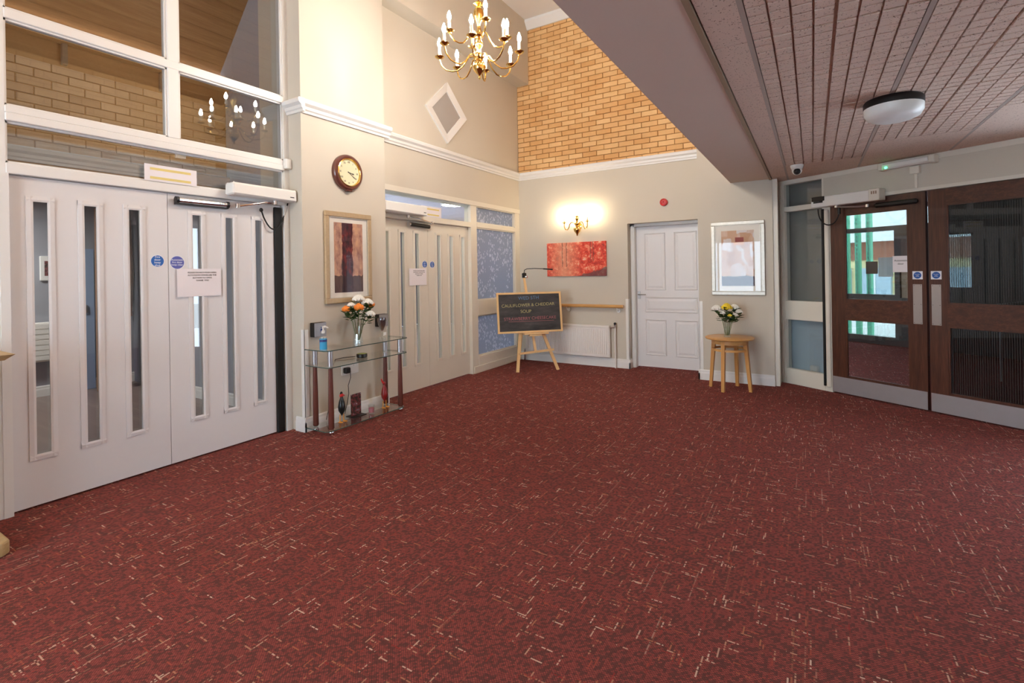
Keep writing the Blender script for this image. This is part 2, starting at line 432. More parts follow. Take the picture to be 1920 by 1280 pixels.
        fs.append(tuple(range(n))[::-1]); fs.append(tuple(range((len(pts) - 1) * n, len(pts) * n)))
        return s.add(vs, fs)
    def ell(s, c, rx, ry, rz, n=14, m=8):
        prof = [(math.sin(PI * i / m), -math.cos(PI * i / m)) for i in range(m + 1)]
        vs = []; fs = []
        for r, h in prof:
            for i in range(n):
                t = 2 * PI * i / n; vs.append((c[0] + rx * r * math.cos(t), c[1] + ry * r * math.sin(t), c[2] + rz * h))
        for k in range(m):
            for i in range(n):
                j = (i + 1) % n; fs.append((k * n + i, k * n + j, (k + 1) * n + j, (k + 1) * n + i))
        return s.add(vs, fs)
    def build(s, name, mat, parent=None, smooth=False, origin=None, kind=None):
        me = bpy.data.meshes.new(name)
        if origin is None:
            xs = [p.x for p in s.v]; ys = [p.y for p in s.v]; zs = [p.z for p in s.v]
            origin = Vector(((min(xs) + max(xs)) / 2, (min(ys) + max(ys)) / 2, min(zs)))
        origin = Vector(origin)
        me.from_pydata([p - origin for p in s.v], [], s.f); me.validate(); me.update()
        if isinstance(mat, str): mat = M[mat]
        me.materials.append(mat)
        if smooth:
            for p in me.polygons: p.use_smooth = True
            try: me.set_sharp_from_angle(angle=math.radians(40))
            except Exception: pass
        o = bpy.data.objects.new(name, me); COL.objects.link(o)
        ORG[o.name] = origin
        if parent is not None:
            o.parent = parent; o.location = origin - ORG[parent.name]
        else: o.location = origin
        if kind: o['kind'] = kind
        return o

def empty(name, loc, label=None, cat=None, group=None, parent=None, kind=None):
    o = bpy.data.objects.new(name, None); COL.objects.link(o); o.empty_display_size = 0.05
    ORG[o.name] = Vector(loc)
    if parent is not None: o.parent = parent; o.location = Vector(loc) - ORG[parent.name]
    else: o.location = loc
    tag(o, label, cat, group, kind); return o
def tag(o, label=None, cat=None, group=None, kind=None):
    if label: o['label'] = label
    if cat: o['category'] = cat
    if group: o['group'] = group
    if kind: o['kind'] = kind
    return o
def struct(o): o['kind'] = 'structure'; return o

def text(lines, size, Mw, name, mat, parent, spacing=1.2, align='CENTER', thin=0.0):
    """flat lettering; Mw maps text plane (x right, y up) to the world; origin at the middle of the block"""
    cu = bpy.data.curves.new(name, 'FONT'); cu.body = '\n'.join(lines); cu.size = size; cu.align_x = align; cu.space_line = spacing; cu.extrude = 0.0004
    if thin: cu.offset = thin
    ob = bpy.data.objects.new(name, cu); COL.objects.link(ob)
    dg = bpy.context.evaluated_depsgraph_get()
    me = bpy.data.meshes.new_from_object(ob.evaluated_get(dg))
    bpy.data.objects.remove(ob, do_unlink=True)
    vs = [v.co.copy() for v in me.vertices]
    ys = [v.y for v in vs]; cy = (max(ys) + min(ys)) / 2
    b = MB(Mw); b.add([(v.x, v.y - cy, v.z) for v in vs], [tuple(p.vertices) for p in me.polygons])
    bpy.data.meshes.remove(me)
    return b.build(name, mat, parent)

def frame_mat(origin, right, upv):
    r = Vector(right).normalized(); u = Vector(upv).normalized(); n = r.cross(u)
    mm = Matrix((r, u, n)).transposed().to_4x4(); mm.translation = Vector(origin); return mm

def soft(o, w=0.004, seg=2):
    md = o.modifiers.new('bevel', 'BEVEL'); md.width = w; md.segments = seg; md.limit_method = 'ANGLE'; return o

# ------------------------------------------------------------------ planes of the building
XA, XP, XW = -4.108, -3.929, -4.054        # glazed screen, pier face, recessed wall
YB, YPR = 6.939, 6.664                     # back wall, right pier
HC = 2.47                                  # low ceiling
RAIL = 2.883
Y_P0, Y_P1 = 2.845, 3.866                  # pier
HTOP = 5.40
S0 = Vector((-0.405, 7.0, 0)); TH = math.radians(-32.059)
SD = Vector((math.cos(TH), math.sin(TH), 0)); SN = Vector((SD.y, -SD.x, 0))      # along the entrance screen, towards the room
SM = Matrix((SD, SN, Vector((0, 0, 1)))).transposed().to_4x4(); SM.translation = S0   # local: x along, y towards room, z up
def sp(s, n, z): return S0 + SD * s + SN * n + Vector((0, 0, z))

# ================================================================== SETTING
# floor
b = MB(); b.add([(-4.203, -4.0, 0), (3.4, -4.0, 0), (3.4, 5.0, 0), (2.2, 5.365, 0), (-0.405, 7.0, 0), (-0.405, 7.4, 0), (-4.203, 7.4, 0)], [(0, 1, 2, 3, 4, 5, 6)])
fl = struct(b.build('floor', 'carpet'))

# --- left side: pier, wall above doors
b = MB(); b.box(-4.55, XP, Y_P0, Y_P1, 0, HTOP)                         # pier
b.box(-4.55, XW, Y_P1, YB, 2.417, HTOP)                                  # wall above second doors
b.box(-4.55, XA - 0.03, -4.0, 0.86, 0, HTOP)                             # wall left of the first doors
wl = struct(b.build('wall_left', 'cream_paint'))
b = MB(); b.box(XW, -3.84, Y_P1 - 0.05, YB, 4.40, HTOP)                    # boxed beam high on the wall
struct(b.build('trim_beam', 'cream_paint'))

# --- back wall, recess for the white door
RX0, RX1, RZ = -2.262, -1.20, 2.078
b = MB(); b.box(-4.55, RX0, YB, YB + 0.35, 0, RAIL + 0.06); b.box(RX0, RX1, YB, YB + 0.35, RZ, RAIL + 0.06)
b.box(RX1, -0.37, YB, YB + 0.35, 0, RAIL + 0.06)
wb = struct(b.build('wall_back', 'cream_paint'))
b = MB(); b.box(-1.247, -0.397, YPR, YB, 0, 4.6); struct(b.build('wall_pier', 'cream_paint'))
b = MB(); b.box(-0.397, -0.345, YPR + 0.02, 7.02, 0, HC); struct(b.build('wall_return', 'frame_cream'))
b = MB(); b.box(-4.55, -0.70, YB + 0.012, YB + 0.35, RAIL + 0.05, HTOP)
bw = struct(b.build('wall_brick', 'mortar'))
# bricks of the back wall, each its own piece where the photograph shows it
BL, BH, JT = 0.225, 0.075, 0.009
bm = MB(); bm.bbox(0, BL - JT, 0, 0.03, 0, BH - JT, 0.003)
hm = MB(); hm.bbox(0, BL / 2 - JT, 0, 0.03, 0, BH - JT, 0.003)
def share(mb, name, mat):
    me = bpy.data.meshes.new(name); me.from_pydata(mb.v, [], mb.f); me.update(); me.materials.append(M[mat]); return me
brick_me, half_me = share(bm, 'brick', 'brick'), share(hm, 'brick_half', 'brick')
rest = MB(); nb = 0
z = RAIL + 0.085; row = 0
while z + BH < HTOP - 0.02:
    x = -4.05 + (0 if row % 2 == 0 else -BL / 2)
    while x < -0.80:
        x0 = max(x, -4.05); full = x >= -4.06
        xm = x + BL / 2; zm = z + BH
        k = (2.47 - 1.41) / (zm - 1.41)
        seen = xm * k < -0.80 and zm < 5.45 and nb < 300
        if seen:
            o = bpy.data.objects.new('brick', brick_me if full else half_me); COL.objects.link(o)
            o.parent = bw; o.location = Vector((x0, YB - 0.008 + random.uniform(-0.0015, 0.0015), z)) - ORG[bw.name]; nb += 1
        else:
            rest.box(x0, x + BL - JT, YB - 0.008, YB + 0.02, z, z + BH - JT)
        x += BL
    z += BH; row += 1
rest.build('brick_courses', 'brick', bw, kind='stuff')
# white cornice above the brick
b = MB(); b.extrude([(0, 0), (0.03, 0.0), (0.10, 0.10), (0.10, 0.16), (0, 0.16)], (-4.05, YB, HTOP - 0.14), (-0.7, YB, HTOP - 0.14), out=(0, -1, 0))
struct(b.build('trim_cornice', 'white_paint'))

# picture rails
RP = [(0, 0), (0.018, 0.0), (0.022, 0.02), (0.034, 0.03), (0.038, 0.055), (0.062, 0.075), (0.068, 0.10), (0.06, 0.115), (0, 0.115)]
b = MB(); b.extrude(RP, (XP, Y_P0, RAIL), (XP, Y_P1 + 0.06, RAIL), out=(1, 0, 0)); b.extrude(RP, (XA, Y_P0, RAIL), (XP + 0.066, Y_P0, RAIL), out=(0, -1, 0))
struct(b.build('trim_1', 'white_paint'))
b = MB(); b.extrude(RP, (XW, Y_P1, RAIL), (XW, YB, RAIL), out=(1, 0, 0)); struct(b.build('trim_2', 'white_paint'))
b = MB(); b.extrude(RP, (XW, YB, RAIL), (-1.247, YB, RAIL), out=(0, -1, 0)); struct(b.build('trim_3', 'white_paint'))

# skirtings
SK = [(0, 0), (0.018, 0), (0.018, 0.085), (0.014, 0.10), (0.014, 0.118), (0.008, 0.13), (0, 0.13)]
b = MB(); b.extrude(SK, (XP, Y_P0 - 0.018, 0), (XP, Y_P1, 0), out=(1, 0, 0)); b.extrude(SK, (XA + 0.06, Y_P0, 0), (XP + 0.018, Y_P0, 0), out=(0, -1, 0))
struct(b.build('baseboard_left', 'white_paint'))
b = MB(); b.extrude(SK, (XW, YB, 0), (RX0 + 0.018, YB, 0), out=(0, -1, 0)); b.extrude(SK, (RX0, YB - 0.018, 0), (RX0, YB + 0.16, 0), out=(1, 0, 0))
struct(b.build('baseboard_back', 'white_paint'))
b = MB(); b.extrude(SK, (-1.265, YPR, 0), (-0.397, YPR, 0), out=(0, -1, 0)); b.extrude(SK, (-1.247, YB, 0), (-1.247, YPR - 0.018, 0), out=(-1, 0, 0))
struct(b.build('baseboard_right', 'white_paint'))
# corner guards
def guard(name, x, y, dx, dy, z0, z1, label):
    b = MB(); b.box(x, x + dx * 0.045, y, y + dy * 0.004, z0, z1); b.box(x, x + dx * 0.004, y, y + dy * 0.045, z0, z1)
    return tag(b.build(name, 'white_plastic'), label, 'corner guard')
guard('corner_guard', XP + 0.003, Y_P0 - 0.003, -1, 1, 0.13, 0.92, 'white plastic corner guard on the pier beside the glass console')
guard('corner_guard', RX0 + 0.003, YB - 0.003, -1, 1, 0.13, 1.0, 'white plastic corner guard left of the white panelled door')
guard('corner_guard', -1.25, YPR - 0.003, 1, 1, 0.13, 1.0, 'white plastic corner guard right of the white panelled door')

# --- low ceiling with soffit
b = MB(); b.add([(-0.853, -4.0, HC), (-0.406, -4.0, HC), (-0.406, 7.0, HC), (-0.853, 7.0, HC)], [(0, 1, 2, 3)])
b.box(-0.853, -0.73, -4.0, 7.0, HC + 0.002, RAIL + 0.06)
struct(b.build('ceiling_soffit', 'soffit_paint'))
b = MB(); b.box(-0.406, 3.4, -4.0, 7.1, HC + 0.03, HC + 0.06); cl = struct(b.build('ceiling', 'gap_brown'))
b = MB(); b.box(-0.425, -0.400, -4.0, 6.99, HC - 0.012, HC + 0.03); struct(b.build('trim_4', 'trim_brown'))
TX = [-0.235 + 0.669 * i for i in range(6)]; TY0 = 5.87; TP = 0.66
ends = [5.87, 5.21, 4.55, 3.89, 3.89]
tm = MB()
cw, ch = (0.669 - 0.022) / 8, TP / 8
tm.box(0.011, 0.658, 0.002, TP - 0.002, 0.020, 0.028)
for i in range(8):
    for j in range(8):
        gx = 0.0035 if i not in (3, 4) else 0.0035
        x0 = 0.011 + i * cw + (0.0075 if i == 4 else 0.0045); x1 = 0.011 + (i + 1) * cw - (0.0075 if i == 3 else 0.0045)
        y0 = 0.002 + j * ch + (0.010 if j == 0 else 0.0056); y1 = (j + 1) * ch - (0.010 if j == 7 else 0.0056)
        tm.add([(x0, y0, 0), (x1, y0, 0), (x1, y1, 0), (x0, y1, 0), (x0, y0, 0.020), (x1, y0, 0.020), (x1, y1, 0.020), (x0, y1, 0.020)],
               [(0, 3, 2, 1), (0, 1, 5, 4), (1, 2, 6, 5), (2, 3, 7, 6), (3, 0, 4, 7)])
tile_me = share(tm, 'ceiling_tile', 'ceiling_tile')
pm = MB(); pm.box(0.012, 0.160, 0.002, TP - 0.002, 0, 0.028); plain_me = share(pm, 'border_tile', 'ceiling_tile')
for c in range(5):
    y = ends[c]
    while y > -3.2:
        o = bpy.data.objects.new('ceiling_tile', tile_me); COL.objects.link(o); o.parent = cl
        o.location = Vector((TX[c], y - TP, HC)) - ORG[cl.name]; y -= TP
y = 5.87 + TP
while y > -3.2:
    o = bpy.data.objects.new('border_tile', plain_me); COL.objects.link(o); o.parent = cl
    o.location = Vector((-0.406, y - TP, HC)) - ORG[cl.name]; y -= TP
def scr_y(x): return S0.y + (x - S0.x) / SD.x * SD.y
for c in range(5):       # cut border tiles against the entrance screen
    x0, x1 = TX[c] + 0.011, TX[c + 1] - 0.011
    b = MB(); b.prism([(x0, ends[c] + 0.002), (x1, ends[c] + 0.002), (x1, scr_y(x1) - 0.01), (x0, scr_y(x0) - 0.01)], HC, HC + 0.028)
    b.build('border_tile', 'ceiling_tile', cl)
b = MB(); x0, x1 = -0.394, -0.246; b.prism([(x0, 6.532), (x1, 6.532), (x1, scr_y(x1) - 0.01), (x0, scr_y(x0) - 0.01)], HC, HC + 0.028); b.build('border_tile', 'ceiling_tile', cl)
for c in range(6):       # tee bars
    b = MB(); b.box(TX[c] - 0.011, TX[c] + 0.011, -4.0, scr_y(TX[c]) - 0.01, HC + 0.001, HC + 0.028); b.build('tee_bar', 'tee_bar', cl)

# --- brick upstand above the low ceiling (seen mirrored in the glazing) and atrium ceiling
b = MB(); b.box(-0.84, -0.73, -4.0, YPR, RAIL, 3.95); wr = struct(b.build('wall_right', 'mortar'))
rb = MB(); z = RAIL + 0.085; row = 0
while z < 3.9:
    y = -4.0 + (0 if row % 2 == 0 else -BL / 2)
    while y < YPR - BL:
        rb.box(-0.853, -0.83, y, y + BL - JT, z, z + BH - JT); y += BL
    z += BH; row += 1
rb.build('brick_courses', 'brick', wr, kind='stuff')
b = MB(); b.extrude(RP, (-0.853, -4.0, RAIL), (-0.853, YPR, RAIL), out=(-1, 0, 0)); struct(b.build('trim_5', 'white_paint'))
b = MB()
for i in range(16):
    t0, t1 = i / 16, (i + 1) / 16 - 0.004
    xa, za = -0.75 - 1.75 * t0, 3.93 + 1.47 * t0; xb, zb = -0.75 - 1.75 * t1, 3.93 + 1.47 * t1
    b.add([(xa, -4, za), (xb, -4, zb), (xb, 7.0, zb), (xa, 7.0, za), (xa, -4, za + .03), (xb, -4, zb + .03), (xb, 7.0, zb + .03), (xa, 7.0, za + .03)],
          [(0, 1, 2, 3), (4, 7, 6, 5), (0, 4, 5, 1), (1, 5, 6, 2), (2, 6, 7, 3), (3, 7, 4, 0)])
b.add([(-0.7, -4.05, 3.93), (-2.52, -4.05, 5.448), (-2.52, 7.05, 5.448), (-0.7, 7.05, 3.93)], [(0, 1, 2, 3)])
struct(b.build('ceiling_planks', 'plank_ceiling'))
b = MB(); b.box(-4.55, -2.48, -4.0, 7.3, HTOP, HTOP + 0.05); struct(b.build('ceiling_atrium', 'ceiling_white'))

# --- rear of the hall, behind the viewpoint: wall, wide window added for cool fill light, side wall
WX0, WX1, WZ0, WZ1 = -3.7, -0.5, 0.20, 2.30
b = MB(); b.box(-4.55, WX0, -4.1, -4.0, 0, HTOP); b.box(WX1, 3.4, -4.1, -4.0, 0, HC + .06); b.box(WX0, WX1, -4.1, -4.0, 0, WZ0); b.box(WX0, WX1, -4.1, -4.0, WZ1, HTOP)
struct(b.build('wall_rear', 'cream_paint'))
b = MB(); b.box(3.4, 3.5, -4.1, 5.1, 0, HC + .06); struct(b.build('wall_side', 'cream_paint'))
b = MB()
for k in range(4): x = WX0 + k * (WX1 - WX0 - 0.05) / 3; b.box(x, x + 0.05, -4.08, -4.02, WZ0, WZ1)
b.box(WX0, WX1, -4.08, -4.02, WZ0, WZ0 + 0.05); b.box(WX0, WX1, -4.08, -4.02, WZ1 - 0.05, WZ1)
wr2 = struct(b.build('window_added', 'white_paint'))
b = MB(); b.box(WX0, WX1, -4.055, -4.049, WZ0 + 0.05, WZ1 - 0.05); b.build('pane', 'glass_clear', wr2)

# diamond window high in the left wall
dia = [Vector((XW, 5.10, 3.895)), Vector((XW, 5.515, 3.515)), Vector((XW, 5.09, 3.098)), Vector((XW, 4.675, 3.487))]
dc = sum(dia, Vector()) / 4
inn = [dc + (p - dc) * 0.70 for p in dia]
b = MB(); b.add([p + Vector((0.004, 0, 0)) for p in inn] + [p + Vector((-0.0, 0, 0)) for p in inn], [(0, 1, 2, 3), (7, 6, 5, 4), (0, 4, 5, 1), (1, 5, 6, 2), (2, 6, 7, 3), (3, 7, 4, 0)])
dw = struct(b.build('window_8', 'frosted_grey'))
for k in range(4):
    a, c, e, g = dia[k], dia[(k + 1) % 4], inn[(k + 1) % 4], inn[k]; o1 = Vector((0.028, 0, 0)); o2 = Vector((0.016, 0, 0))
    b = MB(); b.add([a, c, e, g, a + o1, c + o1, e + o2, g + o2], [(0, 1, 2, 3), (7, 6, 5, 4), (0, 4, 5, 1), (1, 5, 6, 2), (2, 6, 7, 3), (3, 7, 4, 0)]); b.build('frame_bar', 'white_paint', dw)

# ================================================================== FIRST DOORS AND GLAZED SCREEN (left)
Z1, Z2, Z3 = 2.117, 2.463, 3.045
YL, YM0, YM1, YR0, YR1 = 0.966, 1.848, 1.926, 2.795, Y_P0
b = MB()
b.box(XA - 0.09, XA, YR0, YR1, 0, HTOP)                       # right post
b.box(XA - 0.09, XA, 0.86, YL, 0, HTOP)                       # left post
win = struct(b.build('window_1', 'white_paint'))
def member(name, parent, mat, *args, bev=0.004):
    b = MB(); b.bbox(*args, bev); return b.build(name, mat, parent)
member('transom', win, 'white_paint', XA - 0.09, XA + 0.004, YL, YR0, Z1 - 0.065, Z1)
member('transom', win, 'white_paint', XA - 0.09, XA + 0.006, YL, YR0, Z2 - 0.045, Z2)
member('transom', win, 'white_paint', XA - 0.09, XA + 0.014, YL, YR0, Z2 - 0.095, Z2 - 0.045)
member('transom', win, 'white_paint', XA - 0.09, XA + 0.004, YL, YR0, Z3 - 0.06, Z3)
member('mullion', win, 'white_paint', XA - 0.09, XA + 0.002, YM0, YM1, Z2, HTOP)
for (y0, y1, z0, z1) in ((YL, YR0, Z1, Z2 - 0.095), (YL, YM0, Z2, Z3 - 0.06), (YM1, YR0, Z2, Z3 - 0.06), (YL, YM0, Z3, HTOP), (YM1, YR0, Z3, HTOP)):
    b = MB(); b.box(XA - 0.035, XA - 0.029, y0, y1, z0, z1); b.build('pane', 'glass_upper', win)
    b = MB()
    for (a0, a1, c0, c1) in ((y0, y0 + 0.012, z0, z1), (y1 - 0.012, y1, z0, z1), (y0, y1, z0, z0 + 0.012), (y0, y1, z1 - 0.012, z1)):
        b.box(XA - 0.029, XA - 0.012, a0, a1, c0, c1)
    b.build('glazing_bead', 'white_paint', win)
# architrave around the doors
b = MB(); b.box(XA - 0.05, XA + 0.006, YL - 0.03, YL + 0.012, 0, Z1 - 0.065); b.box(XA - 0.05, XA + 0.006, YR0 - 0.012, YR0 + 0.03, 0, Z1 - 0.065)
struct(b.build('trim_6', 'white_paint'))

def fire_door(name, xf, y0, y1, panels, top, mat='door_white', th=0.045, glassm='glass_clear', z0p=0.315, z1p=1.91):
    """leaf with tall narrow vision panels; xf = face plane, panels = list of (y0, y1)"""
    b = MB(); x0 = xf - th
    b.box(x0, xf, y0, y1, 0.012, z0p); b.box(x0, xf, y0, y1, z1p, top)
    e = [y0] + [v for p in panels for v in p] + [y1]
    for i in range(0, len(e), 2): b.box(x0, xf, e[i], e[i + 1], z0p, z1p)
    d = struct(b.build(name, mat))
    for (a, c) in panels:
        g = MB(); g.box(xf - 0.026, xf - 0.020, a, c, z0p, z1p); g.build('vision_pane', glassm, d)
        t = MB(); w_ = 0.022
        P_ = [(0.0, -0.012), (0.007, -0.012), (0.010, 0.0), (0.006, w_), (0.0, w_)]
        def bead(p, q, out):       # moulded bead: profile across 'out'
            pts = [(h, d_) for d_, h in P_]
            t.extrude([(h, d_) for d_, h in P_], p, q, up=(1, 0, 0), out=out)
        bead((xf, a, z0p - w_), (xf, a, z1p + w_), (0, -1, 0)); bead((xf, c, z0p - w_), (xf, c, z1p + w_), (0, 1, 0))
        bead((xf, a - w_, z0p), (xf, c + w_, z0p), (0, 0, -1)); bead((xf, a - w_, z1p), (xf, c + w_, z1p), (0, 0, 1))
        t.build('panel_bead', mat, d)
    return d
XD1 = XA - 0.03
gap = 1.845
pl1 = [(1.080, 1.172), (1.333, 1.423), (1.585, 1.675)]
pr1 = [(2.005, 2.092), (2.260, 2.343), (2.515, 2.598)]
d1 = fire_door('door_1', XD1, YL + 0.02, gap - 0.002, pl1, Z1 - 0.07)
d2 = fire_door('door_2', XD1, gap + 0.002, YR0 - 0.03, pr1, Z1 - 0.07)
# finger guard on the hinge side
b = MB(); b.bbox(XD1 - 0.01, XD1 + 0.022, 2.700, 2.772, 0.005, 2.03, 0.006); b.build('finger_guard', 'black_rubber', d2)
# cylindrical closer with arm on the right leaf
b = MB(); b.cyl((XD1 + 0.035, 1.90, 2.0), (XD1 + 0.035, 2.27, 2.0), 0.024); cl1 = b.build('closer_body', 'chrome', d2, True)
b = MB(); b.cyl((XD1 + 0.035, 1.885, 2.0), (XD1 + 0.035, 1.905, 2.0), 0.027); b.cyl((XD1 + 0.035, 2.262, 2.0), (XD1 + 0.035, 2.282, 2.0), 0.027); b.box(XD1, XD1 + 0.04, 1.89, 2.28, 1.967, 1.985); b.build('closer_cap', 'black_plastic', cl1, True)
def operator(name, lab, y0, y1, xf, z0, z1, arm, logo=True):
    o = empty(name, (xf, (y0 + y1) / 2, z0), lab, 'door operator')
    b = MB(); b.bbox(xf, xf + 0.12, y0, y1, z0, z1, 0.012); soft(b.build('housing', 'white_plastic', o), 0.004)
    b = MB(); b.box(xf + 0.1201, xf + 0.1206, y1 - 0.07, y1 - 0.03, z0 + 0.03, z0 + 0.038); b.build('name_strip', 'print_black', o)
    b = MB(); b.tube([Vector(p) for p in arm], 0.009); b.build('arm', 'chrome', o, True)
    for p in (arm[0], arm[-1]):
        b = MB(); b.cyl((p[0], p[1], p[2] - 0.015), (p[0], p[1], p[2] + 0.02), 0.018); b.build('pivot', 'chrome', o, True)
    return o
operator('door_operator', 'white box door operator above the double doors beside the clock pier', 2.255, 2.835, XA + 0.006, 2.078, 2.18,
         [(XA + 0.06, 2.66, 2.055), (XA + 0.09, 2.56, 2.045), (XA + 0.04, 2.34, 1.995)])
b = MB(); pts = []
for i in range(15):
    t = i / 14; a = PI * t
    pts.append((XD1 + 0.03, 2.570 + 0.255 * t, 1.985 + 0.09 * t - 0.20 * math.sin(a) ** 0.8))
b.tube(pts, 0.0065); lp = b.build('cable_loop', 'black_rubber', d2, True)
b = MB(); b.ell((XD1 + 0.03, 2.568, 1.99), 0.016, 0.016, 0.018); b.build('cable_boss', 'black_plastic', lp, True)

# notices on the first doors
def disc_sign(name, c, right, n, r, mat, lines, size, lab, sq=None):
    o = empty(name, c, lab, 'sign')
    Mw = frame_mat(Vector(c), right, (0, 0, 1)); nn = Vector(n)
    if sq:
        b = MB(Mw); b.box(-sq, sq, -sq * 0.95, sq * 0.95, 0.0003, 0.0018); b.build('backing', 'print_white', o)
    b = MB(Mw); b.cyl((0, 0, 0.0006 if not sq else 0.0018), (0, 0, 0.003), r, n=32); b.build('disc', mat, o)
    if not sq:
        b = MB(Mw)
        k = 32
        vs = [(math.cos(2 * PI * i / k) * rr, math.sin(2 * PI * i / k) * rr, zz) for rr, zz in ((r, 0.003), (r * 1.07, 0.003), (r * 1.07, 0.0004)) for i in range(k)]
        fs = [(j * k + i, j * k + (i + 1) % k, (j + 1) * k + (i + 1) % k, (j + 1) * k + i) for j in range(2) for i in range(k)]
        b.add(vs, fs); b.build('rim', 'print_white', o)
    M2 = Mw @ Matrix.Translation((0, 0, 0.0032)); text(lines, size, M2, 'lettering', 'print_white', o, 0.95)
    return o
disc_sign('fire_door_sign', (XD1, 1.772, 1.536), (0, 1, 0), (1, 0, 0), 0.042, 'blue_sign', ['Fire', 'door', 'keep', 'shut'], 0.0215, 'round bright blue fire door sign left of the leaf gap on near doors')
disc_sign('fire_door_sign', (XD1, 1.905, 1.526), (0, 1, 0), (1, 0, 0), 0.048, 'violet_sign', ['Automatic', 'fire door', 'keep clear'], 0.0195, 'round violet-blue automatic fire door sign above the paper notice on near doors')
def notice(name, x, y0, y1, z0, z1, lines, size, lab, curl=0.01):
    o = empty(name, (x, (y0 + y1) / 2, z0), lab, 'notice')
    b = MB(); n = 8; vs = []; fs = []
    for j in range(5):
        for i in range(n + 1):
            u, v = i / n, j / 4
            vs.append((x + 0.0015 + curl * (max(0, abs(u - 0.5) - 0.35) * 2) ** 1.5 * (1 - v) , y0 + (y1 - y0) * u, z0 + (z1 - z0) * v))
    for j in range(4):
        for i in range(n): fs.append((j * (n + 1) + i, j * (n + 1) + i + 1, (j + 1) * (n + 1) + i + 1, (j + 1) * (n + 1) + i))
    b.add(vs, fs); sh = b.build('sheet', 'paper', o)
    md = sh.modifiers.new('thickness', 'SOLIDIFY'); md.thickness = 0.0006; md.offset = 1
    Mw = frame_mat((x + 0.0028, (y0 + y1) / 2 + 0.02, z0 + (z1 - z0) * 0.72), (0, 1, 0), (0, 0, 1))
    text(lines, size, Mw, 'lettering', 'print_black', o, 1.25)
    return o
NL = ['PLEASE DO NOT PUSH OPEN', 'AUTOMATIC DOOR USE THE', 'BUTTON TO OPEN', 'THANK YOU']
notice('paper_notice', XD1 + 0.0115, 1.897, 2.222, 1.262, 1.478, NL, 0.0165, 'white paper notice taped across the vision panel of the near doors')
def card(name, x, y0, y1, z0, z1, lab):
    o = empty(name, (x, (y0 + y1) / 2, z0), lab, 'card')
    b = MB(); b.box(x, x + 0.002, y0, y1, z0, z1); b.build('board', 'paper', o)
    for t in (0.2, 0.74):
        b = MB(); zc = z0 + (z1 - z0) * t; b.box(x + 0.002, x + 0.0026, y0 + (y1 - y0) * 0.1, y1 - (y1 - y0) * 0.12, zc - 0.009, zc + 0.009); b.build('tape_strip', 'tape', o)
    return o
card('taped_card', XA + 0.006, 1.683, 2.037, 2.119, 2.24, 'white card with two yellow tape strips above the near doors')
b = MB(); b.bbox(XA, XA + 0.05, YR1 - 0.062, YR1 - 0.004, 2.385, 2.475, 0.006); jb = b.build('junction_box', 'white_plastic')
tag(jb, 'small white junction box on the frame beside the pier', 'junction box')
b = MB(); b.bbox(XA - 0.075, XA - 0.036, 1.92, 1.985, 2.33, 2.365, 0.004); o = b.build('sensor_box', 'white_plastic'); tag(o, 'small white sensor behind the glass above the near doors', 'sensor')

# ================================================================== SECOND DOORS AND FLORAL SCREEN
XD2 = XW - 0.05
b = MB()
b.box(XW - 0.11, XW, 5.600, 5.742, 0, 2.417)                      # post between doors and screen
b.box(XW - 0.11, XW, 6.800, YB, 0, 2.417)                         # post in the corner
b.box(XW - 0.11, XW + 0.012, Y_P1, YB, 2.355, 2.417)                # head
b.box(XW - 0.11, XW, Y_P1, 3.875, 0, 2.417)
win2 = struct(b.build('window_2', 'frame_cream'))
member('transom', win2, 'frame_cream', XW - 0.10, XW + 0.003, Y_P1, 5.600, 2.045, 2.115)
member('transom', win2, 'frame_cream', XW - 0.10, XW + 0.003, 5.742, 6.80, 2.052, 2.118)
member('mid_rail', win2, 'frame_cream', XW - 0.08, XW + 0.003, 5.742, 6.80, 0.803, 1.02)
member('bottom_rail', win2, 'frame_cream', XW - 0.08, XW + 0.003, 5.742, 6.80, 0.0, 0.23)
member('skirting', win2, 'frame_cream', XW, XW + 0.016, 5.62, 6.94, 0.0, 0.10)
b = MB(); b.box(XW - 0.05, XW - 0.044, 3.875, 5.60, 2.115, 2.355); b.build('pane', 'glass_clear', win2)
for (z0, z1) in ((2.118, 2.355), (1.02, 2.052), (0.23, 0.803)):
    b = MB(); b.box(XW - 0.05, XW - 0.044, 5.742, 6.80, z0, z1); b.build('pane', 'glass_floral', win2)
    b = MB()
    for (a0, a1, c0, c1) in ((5.742, 5.757, z0, z1), (6.785, 6.80, z0, z1), (5.742, 6.80, z0, z0 + 0.014), (5.742, 6.80, z1 - 0.014, z1)): b.box(XW - 0.044, XW - 0.012, a0, a1, c0, c1)
    b.build('glazing_bead', 'frame_cream', win2)
g2 = 4.748
d3 = fire_door('door_3', XD2, 3.878, g2 - 0.002, [(4.0, 4.085), (4.252, 4.337), (4.502, 4.588)], 2.043, 'frame_cream')
d4 = fire_door('door_4', XD2, g2 + 0.002, 5.598, [(4.912, 4.998), (5.168, 5.254), (5.424, 5.51)], 2.043, 'frame_cream')
b = MB(); b.cyl((XD2 + 0.035, 4.38, 2.0), (XD2 + 0.035, 4.74, 1.99), 0.024); cl2 = b.build('closer_body', 'black_plastic', d3, True)
b = MB(); b.cyl((XD2 + 0.035, 4.37, 2.0), (XD2 + 0.035, 4.392, 2.0), 0.027); b.build('closer_cap', 'chrome', cl2, True)
operator('door_operator', 'cream box door operator above the far double doors', 3.874, 4.56, XW + 0.003, 2.10, 2.215,
         [(XW + 0.05, 4.30, 2.075), (XW + 0.06, 4.5, 2.06), (XW + 0.03, 4.74, 2.035)])
disc_sign('fire_door_sign', (XD2, 4.683, 1.525), (0, 1, 0), (1, 0, 0), 0.042, 'blue_sign', ['Fire', 'door', 'keep', 'shut'], 0.0215, 'round blue fire door sign left of the gap on far doors')
